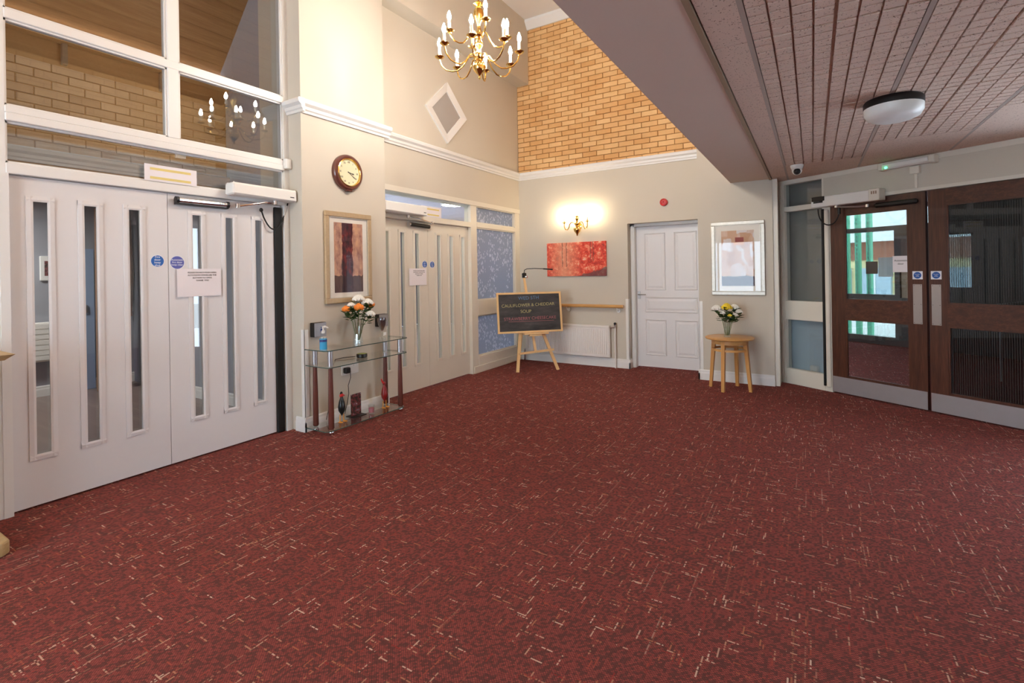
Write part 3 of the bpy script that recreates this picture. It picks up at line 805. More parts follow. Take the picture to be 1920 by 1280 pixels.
disc_sign('fire_door_sign', (XD2, 4.824, 1.522), (0, 1, 0), (1, 0, 0), 0.040, 'blue_sign', ['Fire', 'door', 'keep', 'shut'], 0.0205, 'round blue fire door sign right of the gap on far doors')
notice('paper_notice', XD2 + 0.0115, 4.392, 4.70, 1.272, 1.475, NL, 0.0155, 'white paper notice on the far double doors')
card('taped_card', XW + 0.005, 4.575, 4.955, 2.115, 2.242, 'white card with two yellow tape strips above the far doors')

# ================================================================== WHITE PANELLED DOOR in the back wall
YD = YB + 0.22
b = MB(); b.box(RX0, -2.205, YB + 0.13, YB + 0.30, 0, RZ); b.box(-1.255, RX1, YB + 0.13, YB + 0.30, 0, RZ); b.box(RX0, RX1, YB + 0.13, YB + 0.30, 2.04, RZ)
b.box(-2.245, -2.215, YB + 0.115, YB + 0.13, 0, RZ - 0.02)
struct(b.build('trim_7', 'white_paint'))
b = MB(); b.box(-2.203, -1.257, YD, YD + 0.044, 0.012, 2.038); d5 = struct(b.build('door_5', 'door_white'))
def raised(x0, x1, z0, z1):
    t = MB()
    pr = [(0, 0), (0.012, 0.010), (0.024, 0.0)]
    n = 4
    def loop(i, dd): return [(x0 + i, YD - dd, z0 + i), (x1 - i, YD - dd, z0 + i), (x1 - i, YD - dd, z1 - i), (x0 + i, YD - dd, z1 - i)]
    L = [loop(0, 0.0002), loop(0.008, 0.009), (loop(0.02, 0.0010)), loop(0.034, 0.0012), loop(0.058, 0.007)]
    vs = [p for l in L for p in l]
    fs = [(k * 4 + i, k * 4 + (i + 1) % 4, (k + 1) * 4 + (i + 1) % 4, (k + 1) * 4 + i) for k in range(len(L) - 1) for i in range(4)] + [tuple(range(16, 20))]
    t.add(vs, fs); return t.build('door_panel', 'door_white', d5)
raised(-2.085, -1.785, 1.12, 1.94); raised(-1.665, -1.355, 1.12, 1.94)
raised(-2.085, -1.355, 0.80, 1.02)
raised(-2.085, -1.785, 0.18, 0.70); raised(-1.665, -1.355, 0.18, 0.70)
b = MB(); b.bbox(-2.19, -2.15, YD - 0.008, YD, 0.99, 1.10, 0.002); h = b.build('handle_plate', 'steel', d5)
b = MB(); b.tube([(-2.17, YD - 0.008, 1.055), (-2.17, YD - 0.045, 1.055), (-2.16, YD - 0.05, 1.055), (-2.06, YD - 0.05, 1.055)], 0.008); b.build('lever', 'steel', h, True)

# ================================================================== ENTRANCE SCREEN WITH BROWN DOORS (right, angled)
b = MB(SM)
b.box(0.0, 0.14, -0.10, 0.0, 0, HC); b.box(0.60, 0.618, -0.10, 0.0, 0, HC); b.box(0.618, 0.688, -0.10, 0.0, 0, 2.133)
b.box(0.0, 3.1, -0.10, 0.006, 2.42, HC); b.box(0.618, 3.1, -0.10, 0.012, 2.133, 2.165)
win3 = struct(b.build('window_3', 'frame_cream'))
def smember(name, parent, mat, x0, x1, y0, y1, z0, z1, bev=0.004):
    b = MB(SM); b.bbox(x0, x1, y0, y1, z0, z1, bev); return b.build(name, mat, parent)
smember('transom', win3, 'frame_cream', 0.14, 0.60, -0.10, 0.004, 2.09, 2.15)
smember('mid_rail', win3, 'frame_cream', 0.14, 0.60, -0.07, 0.004, 0.78, 1.01)
smember('bottom_rail', win3, 'frame_cream', 0.14, 0.61, -0.07, 0.004, 0.0, 0.185)
for x in (0.03, 0.085): smember('moulding', win3, 'frame_cream', x, x + 0.03, 0.0, 0.012, 0.0, 2.42)
for (z0, z1) in ((2.15, 2.42), (1.01, 2.09), (0.185, 0.78)):
    b = MB(SM); b.box(0.14, 0.60, -0.05, -0.044, z0, z1); b.build('pane', 'glass_dim', win3)
smember('finger_guard', win3, 'black_rubber', 0.598, 0.624, 0.0, 0.02, 0.06, 2.07)
smember('cover_strip', win3, 'frame_cream', 0.632, 0.682, 0.0, 0.03, 0.05, 2.06, 0.01)
b = MB(SM); b.box(0.618, 3.1, -0.08, 0.0, 2.165, 2.42); struct(b.build('wall_over_entrance', 'cream_paint'))
def brown_door(name, s0, s1, g0, g1, gm, hinge_left):
    b = MB(SM); b.box(s0, g0, -0.045, 0.0, 0.012, 2.128); d = struct(b.build(name, 'brown_wood_v'))
    b = MB(SM); b.box(g1, s1, -0.045, 0.0, 0.012, 2.128); b.build('stile', 'brown_wood_v', d)
    for (z0, z1) in ((0.012, 0.20), (0.835, 1.045), (1.98, 2.128)):
        b = MB(SM); b.box(g0, g1, -0.044, -0.001, z0, z1)
        o = b.build('rail', 'brown_wood_h', d)
    for (z0, z1) in ((0.20, 0.835), (1.045, 1.98)):
        b = MB(); b.box(g0, g1, -0.025, -0.019, z0, z1)
        for i in range(len(b.v)): b.v[i] = SM @ b.v[i]
        b.build('pane', gm, d)
        b = MB(SM)
        for (a0, a1, c0, c1) in ((g0, g0 + 0.013, z0, z1), (g1 - 0.013, g1, z0, z1), (g0, g1, z0, z0 + 0.013), (g0, g1, z1 - 0.013, z1)): b.box(a0, a1, -0.019, -0.004, c0, c1)
        b.build('glazing_bead', 'brown_wood_v', d)
    b = MB(SM); b.box(s0 + 0.004, s1 - 0.004, 0.0, 0.002, 0.014, 0.188); b.build('kick_plate', 'alu_kick', d)
    return d
d6 = brown_door('door_6', 0.690, 1.585, 0.838, 1.440, 'glass_clear', True)
d7 = brown_door('door_7', 1.607, 2.502, 1.748, 2.355, 'glass_wired', False)
for d, x in ((d6, 1.474), (d7, 1.625)):
    b = MB(SM); b.bbox(x, x + 0.076, 0.0, 0.003, 0.838, 1.227, 0.001); p = b.build('push_plate', 'steel', d)
    for (sx, sz) in ((0.01, 0.85), (0.066, 0.85), (0.01, 1.03), (0.066, 1.03), (0.01, 1.215), (0.066, 1.215)):
        b = MB(SM); b.cyl((x + sx, 0.003, sz), (x + sx, 0.0042, sz), 0.003, n=8); b.build('screw', 'dark_frame', p)
for x, lab in ((1.514, 'small square sign with blue disc on left brown door'), (1.664, 'small square sign with blue disc on right brown door')):
    disc_sign('fire_door_sign', sp(x, 0.0, 1.315), -SD * -1, SN, 0.032, 'blue_sign', ['Fire door', 'keep', 'locked'], 0.011, lab, sq=0.042)
# black closer bar and operator of the entrance doors
b = MB(SM); b.bbox(1.16, 1.535, 0.0, 0.05, 2.015, 2.065, 0.014); b.build('closer_body', 'black_plastic', d6)
op = empty('door_operator', sp(0.9, 0.01, 2.08), 'white box door operator with black sensor over the brown entrance doors', 'door operator')
b = MB(SM); b.bbox(0.545, 1.25, 0.013, 0.12, 2.085, 2.20, 0.008); b.build('housing', 'white_plastic', op)
b = MB(SM); b.bbox(1.15, 1.252, 0.012, 0.125, 2.083, 2.203, 0.004); b.build('end_cap', 'frame_cream', op)
for i in range(3):
    b = MB(SM); b.box(1.175 + i * 0.02, 1.187 + i * 0.02, 0.125, 0.126, 2.15, 2.18); b.build('button', 'trim_brown', op)
b = MB(SM); b.bbox(0.56, 0.70, 0.10, 0.135, 2.15, 2.20, 0.006); b.prism([(0.56, 0.10), (0.70, 0.10), (0.66, 0.14), (0.62, 0.15), (0.59, 0.14)], 2.13, 2.15); b.build('motion_sensor', 'black_plastic', op)
b = MB(SM); b.tube([(0.80, 0.07, 2.075), (0.86, 0.09, 2.06), (1.02, 0.06, 2.045), (1.10, 0.05, 2.045)], 0.010); b.build('arm', 'steel', op, True)
b = MB(SM); b.cyl((0.80, 0.07, 2.06), (0.80, 0.07, 2.09), 0.02); b.build('pivot', 'chrome', op, True)
b = MB(SM); b.cyl((1.10, 0.05, 2.03), (1.10, 0.05, 2.06), 0.018); b.build('pivot', 'chrome', op, True)
b = MB(SM); pts = []
for i in range(17):
    a = PI * i / 16
    pts.append((0.70 - 0.115 * math.cos(a), 0.05, 2.04 - 0.175 * math.sin(a) ** 0.9 + 0.03 * (1 - i / 16)))
b.tube(pts, 0.0065); lp = b.build('cable_loop', 'black_rubber', d6, True)
b = MB(SM); b.cyl((0.815, 0.05, 1.99), (0.815, 0.05, 2.06), 0.017); b.build('cable_boss', 'black_plastic', lp, True)
# notices on the entrance glass
def snotice(name, s0, s1, z0, z1, y, lines, size, lab, mat='paper'):
    o = empty(name, sp((s0 + s1) / 2, y, z0), lab, 'notice')
    b = MB(SM); b.box(s0, s1, y, y + 0.0012, z0, z1); b.build('sheet', mat, o)
    if lines: text(lines, size, frame_mat(sp((s0 + s1) / 2, y + 0.002, (z0 + z1) / 2 + 0.02), SD, (0, 0, 1)), 'lettering', 'print_black', o, 1.2)
    return o
snotice('door_notice', 1.294, 1.437, 1.346, 1.51, -0.016, ['Automatic', 'door'], 0.027, 'white notice reading Automatic door on the brown door glass')
snotice('door_notice', 1.155, 1.29, 1.30, 1.50, -0.030, None, 0, 'blank pale notice seen from behind on the brown door glass', 'grey_panel')
snotice('door_notice', 1.035, 1.15, 1.33, 1.46, -0.030, None, 0, 'small dark notice seen from behind on the brown door glass', 'dark_frame')

# ================================================================== ROOMS BEYOND THE GLASS
# hall beyond the first doors
b = MB(); b.add([(-8.6, -3.5, -0.002), (-4.20, -3.5, -0.002), (-4.20, 3.05, -0.002), (-6.4, 3.05, -0.002), (-6.4, 5.2, -0.002), (-8.6, 5.2, -0.002)], [(0, 1, 2, 3, 4, 5)])
b.build('floor_hall', 'laminate')['kind'] = 'structure'
b = MB(); b.box(-8.1, -8.0, -3.5, 3.10, 0, 2.6); b.box(-8.1, -8.0, 3.42, 5.2, 0, 2.6); b.box(-8.1, -8.0, 3.10, 3.42, 0, 0.96); b.box(-8.1, -8.0, 3.10, 3.42, 2.08, 2.6)
b.box(-6.4, -4.2, 3.05, 3.12, 0, 2.6); b.box(-6.47, -6.4, 3.05, 5.2, 0, 2.6); b.box(-8.1, -6.4, 5.2, 5.3, 0, 2.6); b.box(-8.1, -4.2, -3.6, -3.5, 0, 2.6)
struct(b.build('wall_hall', 'grey_wall'))
b = MB(); b.box(-8.1, -5.6, -3.6, 5.3, 2.40, 2.44); struct(b.build('ceiling_hall', 'soffit_paint'))
b = MB(); nP = 14
for q in range(nP):      # boarded slope over the glazed strip
    t0, t1 = q / nP, (q + 1) / nP - 0.006
    xa, za, xb, zb = -5.65 + 1.45 * t0, 3.62 + 1.7 * t0, -5.65 + 1.45 * t1, 3.62 + 1.7 * t1
    b.add([(xa, -3.6, za), (xb, -3.6, zb), (xb, 3.05, zb), (xa, 3.05, za), (xa, -3.6, za + .02), (xb, -3.6, zb + .02), (xb, 3.05, zb + .02), (xa, 3.05, za + .02)],
          [(0, 1, 2, 3), (4, 7, 6, 5), (0, 4, 5, 1), (1, 5, 6, 2), (2, 6, 7, 3), (3, 7, 4, 0)])
b.add([(-5.67, -3.6, 3.645), (-4.15, -3.6, 5.39), (-4.15, 3.1, 5.39), (-5.67, 3.1, 3.645)], [(0, 1, 2, 3)])
struct(b.build('ceiling_hall_slope', 'plank_ceiling'))
b = MB(); b.add([(x, y, z) for y in (3.05, 3.12) for (x, z) in ((-5.6, 2.6), (-4.2, 2.6), (-4.2, 5.34), (-5.6, 3.7))], [(0, 1, 2, 3), (7, 6, 5, 4), (0, 4, 5, 1), (1, 5, 6, 2), (2, 6, 7, 3), (3, 7, 4, 0)]); struct(b.build('wall_hall_gable', 'grey_wall'))
b = MB(); b.box(-5.6, -5.513, -3.6, 3.05, 2.36, 3.62); hb = struct(b.build('wall_hall_brick', 'mortar'))
ym = MB(); ym.bbox(0, 0.03, 0, BL - JT, 0, BH - JT, 0.003); brick_y = share(ym, 'brick_hall', 'brick_pale')
rest = MB(); z = 2.50; row = 0
while z < 3.24:
    y = 3.05 - BL * 29 - (0 if row % 2 == 0 else BL / 2)
    while y + BL - JT < 3.05:
        if y > 0.75:
            o = bpy.data.objects.new('brick', brick_y); COL.objects.link(o); o.parent = hb; o.location = Vector((-5.53, y, z)) - ORG[hb.name]
        else: rest.box(-5.53, -5.5, y, y + BL - JT, z, z + BH - JT)
        y += BL
    z += BH; row += 1
rest.build('brick_courses', 'brick_pale', hb, kind='stuff')
b = MB(); b.extrude(RP, (-5.513, -3.6, 2.385), (-5.513, 3.05, 2.385), out=(1, 0, 0)); struct(b.build('trim_9', 'white_paint'))
b = MB(); b.box(-5.513, -5.42, -3.6, 3.05, 3.44, 3.50); tbm = struct(b.build('trim_10', 'easel_wood'))
for y in (0.9, 1.65, 2.4):
    b = MB(); b.box(-5.513, -5.47, y, y + 0.035, 3.26, 3.44); b.build('strut', 'trim_brown', tbm)
b = MB(); b.extrude(SK, (-6.4, 3.05, 0), (-4.2, 3.05, 0), out=(0, -1, 0)); b.extrude(SK, (-8.0, -3.5, 0), (-8.0, 5.2, 0), out=(1, 0, 0)); struct(b.build('baseboard_hall', 'white_paint'))
b = MB(); b.box(-8.06, -8.0, 3.10, 3.14, 0.96, 2.08); b.box(-8.06, -8.0, 3.38, 3.42, 0.96, 2.08); b.box(-8.06, -8.0, 3.10, 3.42, 1.5, 1.54); wh = struct(b.build('window_5', 'white_paint'))
b = MB(); b.box(-8.05, -8.045, 3.14, 3.38, 0.96, 2.08); b.build('pane', 'glass_clear', wh)
b = MB(); b.tube([(-7.97, 3.06, 0.9), (-7.95, 3.075, 1.5), (-7.97, 3.06, 2.2)], 0.04); tag(b.build('curtain', 'curtain', None, True), 'brown curtain left of the bright hall window', 'curtain')
b = MB(); b.bbox(-7.98, -7.90, 1.95, 2.35, 0.43, 0.90, 0.01); r0 = b.build('hall_radiator', 'radiator_white'); tag(r0, 'white ribbed radiator seen through the leftmost vision panel', 'radiator')
for i in range(7):
    b = MB(); b.box(-7.90, -7.893, 1.96, 2.34, 0.45 + i * 0.063, 0.50 + i * 0.063); b.build('rib', 'radiator_white', r0)
for y in (2.0, 2.3):
    b = MB(); b.cyl((-7.94, y, 0.0), (-7.94, y, 0.43), 0.012, n=8); b.build('pipe', 'radiator_white', r0)
b = MB(); b.bbox(-8.0, -7.97, 2.16, 2.33, 1.40, 1.70, 0.006); hp = b.build('hall_picture', 'white_paint'); tag(hp, 'small white framed picture above the hall radiator', 'picture')
b = MB(); b.box(-7.97, -7.968, 2.20, 2.29, 1.46, 1.64); b.build('print', 'photo_print', hp)
b = MB(); b.box(-8.0, -7.96, 2.50, 2.68, 0, 1.80); dd = struct(b.build('door_8', 'blue_wall'))
b = MB(); b.box(-7.96, -7.94, 2.53, 2.60, 0.98, 1.08); b.build('lock_plate', 'steel', dd)
b = MB(); b.bbox(-7.7, -7.55, 2.60, 2.82, 0, 2.3, 0.01); struct(b.build('trim_8', 'curtain'))
b = MB(); b.bbox(-7.95, -7.5, 3.22, 3.9, 0, 0.85, 0.02); tag(b.build('hall_cabinet', 'grey_wall'), 'low grey cabinet under the bright hall window', 'cabinet')
b = MB(); b.bbox(-4.78, -4.74, 2.98, 3.045, 0.93, 1.02, 0.003); tag(b.build('exit_button', 'chrome'), 'small chrome exit button on the hall wall behind vision panel', 'button')

emit('fill_lamp_glow', (1.0, 0.96, 0.92), 75.0)
def fill_lamp(x, y, z, lab, r=0.2):  # round lamps added to brighten the rooms beyond the glass
    o = empty('added_lamp', (x, y, z), lab, 'ceiling light')
    b = MB(); b.lathe([(r + 0.02, 0.0), (r + 0.02, -0.03), (r, -0.03), (r, 0.0)], (x, y, z), 28, cap=False); b.build('rim', 'white_plastic', o)
    b = MB(); b.lathe([(r, -0.02), (0.0, -0.03)], (x, y, z), 28); b.build('diffuser', 'fill_lamp_glow', o)
fill_lamp(-7.2, 1.2, 2.4, 'added round fill lamp on the hall ceiling nearer the radiator'); fill_lamp(-7.2, 4.2, 2.4, 'added round fill lamp on the hall ceiling beyond the grey wall')

# room beyond the second doors
b = MB(); b.add([(-9.5, 3.2, -0.002), (-4.2, 3.2, -0.002), (-4.2, 11, -0.002), (-9.5, 11, -0.002)], [(0, 1, 2, 3)]); b.build('floor_lounge', 'laminate')['kind'] = 'structure'
b = MB(); b.box(-9.5, -4.2, 11, 11.1, 0, 3); b.box(-4.6, -4.2, 7.3, 11, 0, 3); b.box(-9.5, -6.4, 3.12, 3.2, 0, 3)
b.box(-9.6, -9.5, 3.2, 5.0, 0, 3); b.box(-9.6, -9.5, 9.0, 11, 0, 3); b.box(-9.6, -9.5, 5.0, 9.0, 0, 0.5); b.box(-9.6, -9.5, 5.0, 9.0, 2.35, 3); struct(b.build('wall_lounge', 'lounge_wall'))
b = MB()
for i in range(14):
    b.box(-9.5, -4.2, 3.2 + i * 0.56, 3.2 + i * 0.56 + 0.55, 2.82, 2.86)
struct(b.build('ceiling_lounge', 'mauve_wall'))
b = MB()
for y in (5.0, 6.0, 7.0, 8.0, 8.95): b.box(-9.58, -9.52, y, y + 0.05, 0.5, 2.35)
b.box(-9.58, -9.52, 5.0, 9.0, 0.5, 0.55); b.box(-9.58, -9.52, 5.0, 9.0, 2.3, 2.35); wl5 = struct(b.build('window_6', 'white_paint'))
b = MB(); b.box(-9.556, -9.55, 5.0, 9.0, 0.55, 2.3); b.build('pane', 'glass_clear', wl5)

fill_lamp(-6.2, 5.2, 2.82, 'added round fill lamp on the lounge ceiling behind far doors', 0.25); fill_lamp(-6.2, 8.0, 2.82, 'added round fill lamp on the ceiling deep in the lounge', 0.25)

# porch beyond the brown doors, with outer glazed doors and the street
b = MB(SM); b.add([(-2.6, -4.3, -0.003), (3.2, -4.3, -0.003), (3.2, 0.006, -0.003), (-2.6, 0.006, -0.003)], [(0, 1, 2, 3)]); b.build('floor_porch', 'carpet')['kind'] = 'structure'
b = MB(SM); b.box(-2.6, 3.2, -4.3, -0.1, HC, HC + 0.05); struct(b.build('ceiling_porch', 'ceiling_white'))
b = MB(SM); b.box(3.1, 3.2, -4.3, -0.1, 0, HC); b.box(-2.7, -2.6, -4.3, -0.1, 0, HC); struct(b.build('wall_porch', 'grey_wall'))
b = MB(SM); b.box(-0.42, 0.60, -0.17, -0.13, 0.82, HC); struct(b.build('wall_blind', 'blind_grey'))
b = MB(SM); b.box(-0.42, 0.60, -0.17, -0.13, 0.0, 0.82); struct(b.build('wall_blind_low', 'blind_blue'))
b = MB(SM); b.bbox(0.38, 0.47, -0.125, -0.075, 0.0, 0.245, 0.006); k = b.build('door_stop_box', 'white_plastic'); tag(k, 'small white box on the floor behind the entrance sidelight', 'box')
def solid(b, x0, x1, z0, z1): b.box(x0, x1, -4.3, -4.2, z0, z1)
b = MB(SM)
solid(b, -2.6, -1.75, 0, 2.12); solid(b, -0.70, -0.62, 0, 2.12); solid(b, -0.62, -0.30, 0, 0.85); solid(b, -0.62, -0.30, 1.35, 2.12); solid(b, -0.30, 0.02, 0, 2.12); solid(b, 0.02, 0.36, 0, 1.05); solid(b, 0.02, 0.36, 1.9, 2.12); solid(b, 0.36, 0.95, 0, 2.12); solid(b, 0.95, 1.3, 0, 1.0); solid(b, 0.95, 1.3, 1.8, 2.12); solid(b, 1.3, 3.2, 0, 2.12)
solid(b, -1.75, -0.70, 0.48, 0.90); solid(b, -1.75, -0.70, 0, 0.14); solid(b, -1.75, -0.70, 2.04, 2.12); solid(b, -0.62, -0.30, 1.95, 2.12); solid(b, -0.1, 3.2, 2.12, HC); solid(b, -2.6, -1.75, 2.12, HC); solid(b, -1.75, -0.1, 2.40, HC)
po = struct(b.build('window_7', 'dark_frame'))
b = MB(SM); b.box(-0.62, -0.30, -4.25, -4.24, 0.85, 1.35); b.build('lower_panel', 'trim_brown', po)
for (x0, x1, z0, z1) in ((-1.75, -0.70, 0.90, 2.04), (-1.75, -0.70, 0.14, 0.48), (0.02, 0.36, 1.05, 1.9), (0.95, 1.3, 1.0, 1.8), (-1.75, -0.1, 2.12, 2.40)):  # topmost pane is added, standing in for a daylit white band
    b = MB(SM); b.box(x0, x1, -4.256, -4.25, z0, z1); b.build('pane', 'glass_porch', po)
b = MB(SM); b.bbox(1.35, 1.39, -3.6, -0.9, 0.90, 0.935, 0.01); hr = b.build('porch_handrail', 'steel'); tag(hr, 'pale metal handrail in the porch behind wired glass', 'handrail')
for y in (-3.4, -2.2, -1.0):
    b = MB(SM); b.cyl((1.37, y, 0), (1.37, y, 0.90), 0.014, n=10); b.build('post', 'steel', hr)
b = MB(SM); b.add([(-20, -40, -0.05), (14, -40, -0.05), (14, -4.3, -0.05), (-20, -4.3, -0.05)], [(0, 1, 2, 3)]); struct(b.build('floor_street', 'stone_pave'))
for i, x in enumerate((-2.28, -2.06, -1.84)):
    b = MB(SM); b.bbox(x, x + 0.09, -5.6, -5.5, -0.05, 3.2, 0.01); cp = b.build('canopy_post', 'green_metal')
    tag(cp, ['leftmost pale green canopy post outside the porch', 'middle pale green canopy post outside the porch', 'rightmost pale green canopy post outside the porch'][i], 'post', 'canopy posts outside the entrance')
    for q in range(24):
        b = MB(SM); b.box(x + 0.035, x + 0.055, -5.4995, -5.498, 0.3 + q * 0.09, 0.35 + q * 0.09); b.build('slot', 'dark_frame', cp)
b = MB(SM); b.box(-12, 4, -12.2, -12, -0.05, 2.2); sf = b.build('shop_front', 'shop_cream'); tag(sf, 'cream and brick building front across the street', 'building')
b = MB(SM); b.box(-12, 4, -12, -11.93, 1.62, 2.2); b.build('brick_band', 'brick_red_far', sf)
b = MB(SM); b.box(-12.2, 4.2, -12.4, -11.7, 2.2, 3.6); b.build('white_fascia', 'white_paint', sf)
for x in (-6.6, -5.4, -4.2, -3.0, -1.0, 1.0):
    b = MB(SM); b.box(x, x + 0.9, -12, -11.9, 0.1, 1.35); wd = b.build('shop_window', 'grey_panel', sf)
    b = MB(SM); b.box(x + 0.43, x + 0.47, -11.9, -11.88, 0.1, 1.35); b.build('glazing_bar', 'white_paint', wd)

# ================================================================== THINGS ON THE PIER
def wall_clock():
    c = Vector((XP, 3.352, 2.418)); o = empty('wall_clock', (XP, 3.352, 2.24), 'round mahogany wall clock with cream dial on the pier', 'clock')
    b = MB(); b.lathe([(0.178, 0.0), (0.178, 0.02), (0.172, 0.038), (0.158, 0.048), (0.140, 0.046), (0.132, 0.036), (0.132, 0.0)], c, 48, axis=(1, 0, 0), cap=False); b.build('case', 'mahogany', o, True)
    b = MB(); b.lathe([(0.139, 0.036), (0.141, 0.048), (0.132, 0.052), (0.126, 0.042), (0.126, 0.03)], c, 48, axis=(1, 0, 0), cap=False); b.build('bezel', 'brass', o, True)
    b = MB(); b.cyl(c + Vector((0.02, 0, 0)), c + Vector((0.034, 0, 0)), 0.128, n=48); dial = b.build('dial', 'clock_face', o)
    for k, s in enumerate(['XII', 'I', 'II', 'III', 'IV', 'V', 'VI', 'VII', 'VIII', 'IX', 'X', 'XI']):
        a = PI / 2 - k * PI / 6
        text([s], 0.026, frame_mat(c + Vector((0.0345, 0.103 * math.cos(a), 0.103 * math.sin(a))), (0, 1, 0), (0, 0, 1)), 'numeral', 'print_black', dial)
    def hand(ang, L, wd, name):
        b = MB(frame_mat(c + Vector((0.036, 0, 0)), (0, math.cos(ang), math.sin(ang)), (0, -math.sin(ang), math.cos(ang))))
        b.prism([(-0.015, -wd), (L * 0.6, -wd * 0.8), (L * 0.72, -wd * 2), (L, 0), (L * 0.72, wd * 2), (L * 0.6, wd * 0.8), (-0.015, wd)], 0, 0.0015); b.build(name, 'print_black', dial)
    hand(PI / 2 - math.radians(100), 0.066, 0.0035, 'hour_hand'); hand(PI / 2 - math.radians(124), 0.098, 0.0022, 'minute_hand')
    b = MB(); b.bbox(XP, XP + 0.045, 3.32, 3.385, 2.232, 2.25, 0.005); b.build('latch_box', 'mahogany', o)
wall_clock()

def picture(name, o_c, right, n, w_, h_, fw_, mw, mat, artm, label):
    """framed picture; o_c = middle of the back on the wall"""
    rgt = Vector(right); o = empty(name, Vector(o_c) - Vector((0, 0, h_ / 2)), label, 'picture')
    Mw = frame_mat(o_c, right, (0, 0, 1))
    b = MB(Mw); prof_w = fw_
    for (x0, x1, y0, y1) in ((-w_ / 2, w_ / 2, h_ / 2 - fw_, h_ / 2), (-w_ / 2, w_ / 2, -h_ / 2, -h_ / 2 + fw_), (-w_ / 2, -w_ / 2 + fw_, -h_ / 2 + fw_, h_ / 2 - fw_), (w_ / 2 - fw_, w_ / 2, -h_ / 2 + fw_, h_ / 2 - fw_)):
        b.bbox(x0, x1, y0, y1, 0.0, 0.028, 0.006)
    b.build('frame', mat, o)
    b = MB(Mw); f2 = fw_ * 0.85
    for (x0, x1, y0, y1) in ((-w_ / 2 + f2, w_ / 2 - f2, h_ / 2 - fw_ - 0.006, h_ / 2 - f2), (-w_ / 2 + f2, w_ / 2 - f2, -h_ / 2 + f2, -h_ / 2 + fw_ + 0.006), (-w_ / 2 + f2, -w_ / 2 + fw_ + 0.006, -h_ / 2 + f2, h_ / 2 - f2), (w_ / 2 - fw_ - 0.006, w_ / 2 - f2, -h_ / 2 + f2, h_ / 2 - f2)):
        b.box(x0, x1, y0, y1, 0.014, 0.022)
    b.build('slip', 'silver_frame', o)
    b = MB(Mw); b.box(-w_ / 2 + fw_, w_ / 2 - fw_, -h_ / 2 + fw_, h_ / 2 - fw_, 0.004, 0.010); b.build('mount', 'mount_card', o)
    b = MB(Mw); mx, my = mw; b.box(-w_ / 2 + fw_ + mx, w_ / 2 - fw_ - mx, -h_ / 2 + fw_ + my, h_ / 2 - fw_ - my, 0.010, 0.0112); b.build('print', artm, o)
    b = MB(Mw); b.box(-w_ / 2 + fw_, w_ / 2 - fw_, -h_ / 2 + fw_, h_ / 2 - fw_, 0.0145, 0.0165); b.build('glazing', 'glass_picture', o)
    return o
picture('framed_print', (XP, 3.355, 1.580), (0, 1, 0), (1, 0, 0), 0.575, 0.885, 0.050, (0.062, 0.052), 'gilt', 'art_tower', 'gilt framed abstract tower print on the pier below the clock')
picture('framed_print', (-0.785, YPR, 1.537), (1, 0, 0), (0, -1, 0), 0.605, 0.91, 0.046, (0.072, 0.068), 'silver_frame', 'art_lighthouse', 'silver framed abstract lighthouse print above the round side table')

def push_pad(y0, z0, lab, oval):
    o = empty('push_pad', (XP, y0 + 0.065, z0), lab, 'push pad')
    b = MB(); b.bbox(XP, XP + 0.062, y0, y0 + 0.13, z0, z0 + 0.13, 0.004); b.build('box', 'black_plastic', o)
    b = MB(); b.bbox(XP + 0.062, XP + 0.066, y0 + 0.002, y0 + 0.128, z0 + 0.002, z0 + 0.128, 0.001); p = b.build('face_plate', 'steel', o)
    b = MB(); b.lathe([(0.046, 0.0), (0.046, 0.002), (0.0, 0.0035)], (XP + 0.066, y0 + 0.072, z0 + 0.066), 28, axis=(1, 0, 0)); b.build('button_disc', 'steel', p, True)
    Mw = frame_mat((XP + 0.0705, y0 + 0.072, z0 + 0.066), (0, 1, 0), (0, 0, 1))
    b = MB(Mw); b.cyl((0, 0.018, 0), (0, 0.018, 0.0006), 0.008, n=14); b.box(-0.012, 0.012, -0.02, 0.006, 0, 0.0006); b.build('emblem', 'navy_label', p)
push_pad(2.905, 0.848, 'black and steel door push pad above the left end of the console', False)
push_pad(3.690, 0.862, 'black and steel door push pad above the right end of the console', True)
b = MB(); b.bbox(XP, XP + 0.012, 3.245, 3.455, 0.432, 0.535, 0.003); sk = b.build('wall_socket', 'white_plastic'); tag(sk, 'white double wall socket behind the glass console', 'socket')
for y in (3.40, 3.43):
    b = MB(); b.box(XP + 0.012, XP + 0.016, y - 0.008, y + 0.006, 0.505, 0.52); b.build('switch', 'white_plastic', sk)
ad = empty('power_adapter', (XP + 0.03, 3.287, 0.444), 'black plug adapter in the double wall socket', 'plug')
b = MB(); b.bbox(XP + 0.0125, XP + 0.06, 3.258, 3.318, 0.452, 0.508, 0.008); b.build('body', 'black_plastic', ad)
b = MB(); b.tube([(XP + 0.04, 3.325, 0.45), (XP + 0.03, 3.335, 0.40), (XP + 0.035, 3.30, 0.33), (XP + 0.03, 3.31, 0.25), (XP + 0.04, 3.28, 0.16), (XP + 0.05, 3.24, 0.07)], 0.003, 6); b.build('cable', 'black_rubber', ad, True)

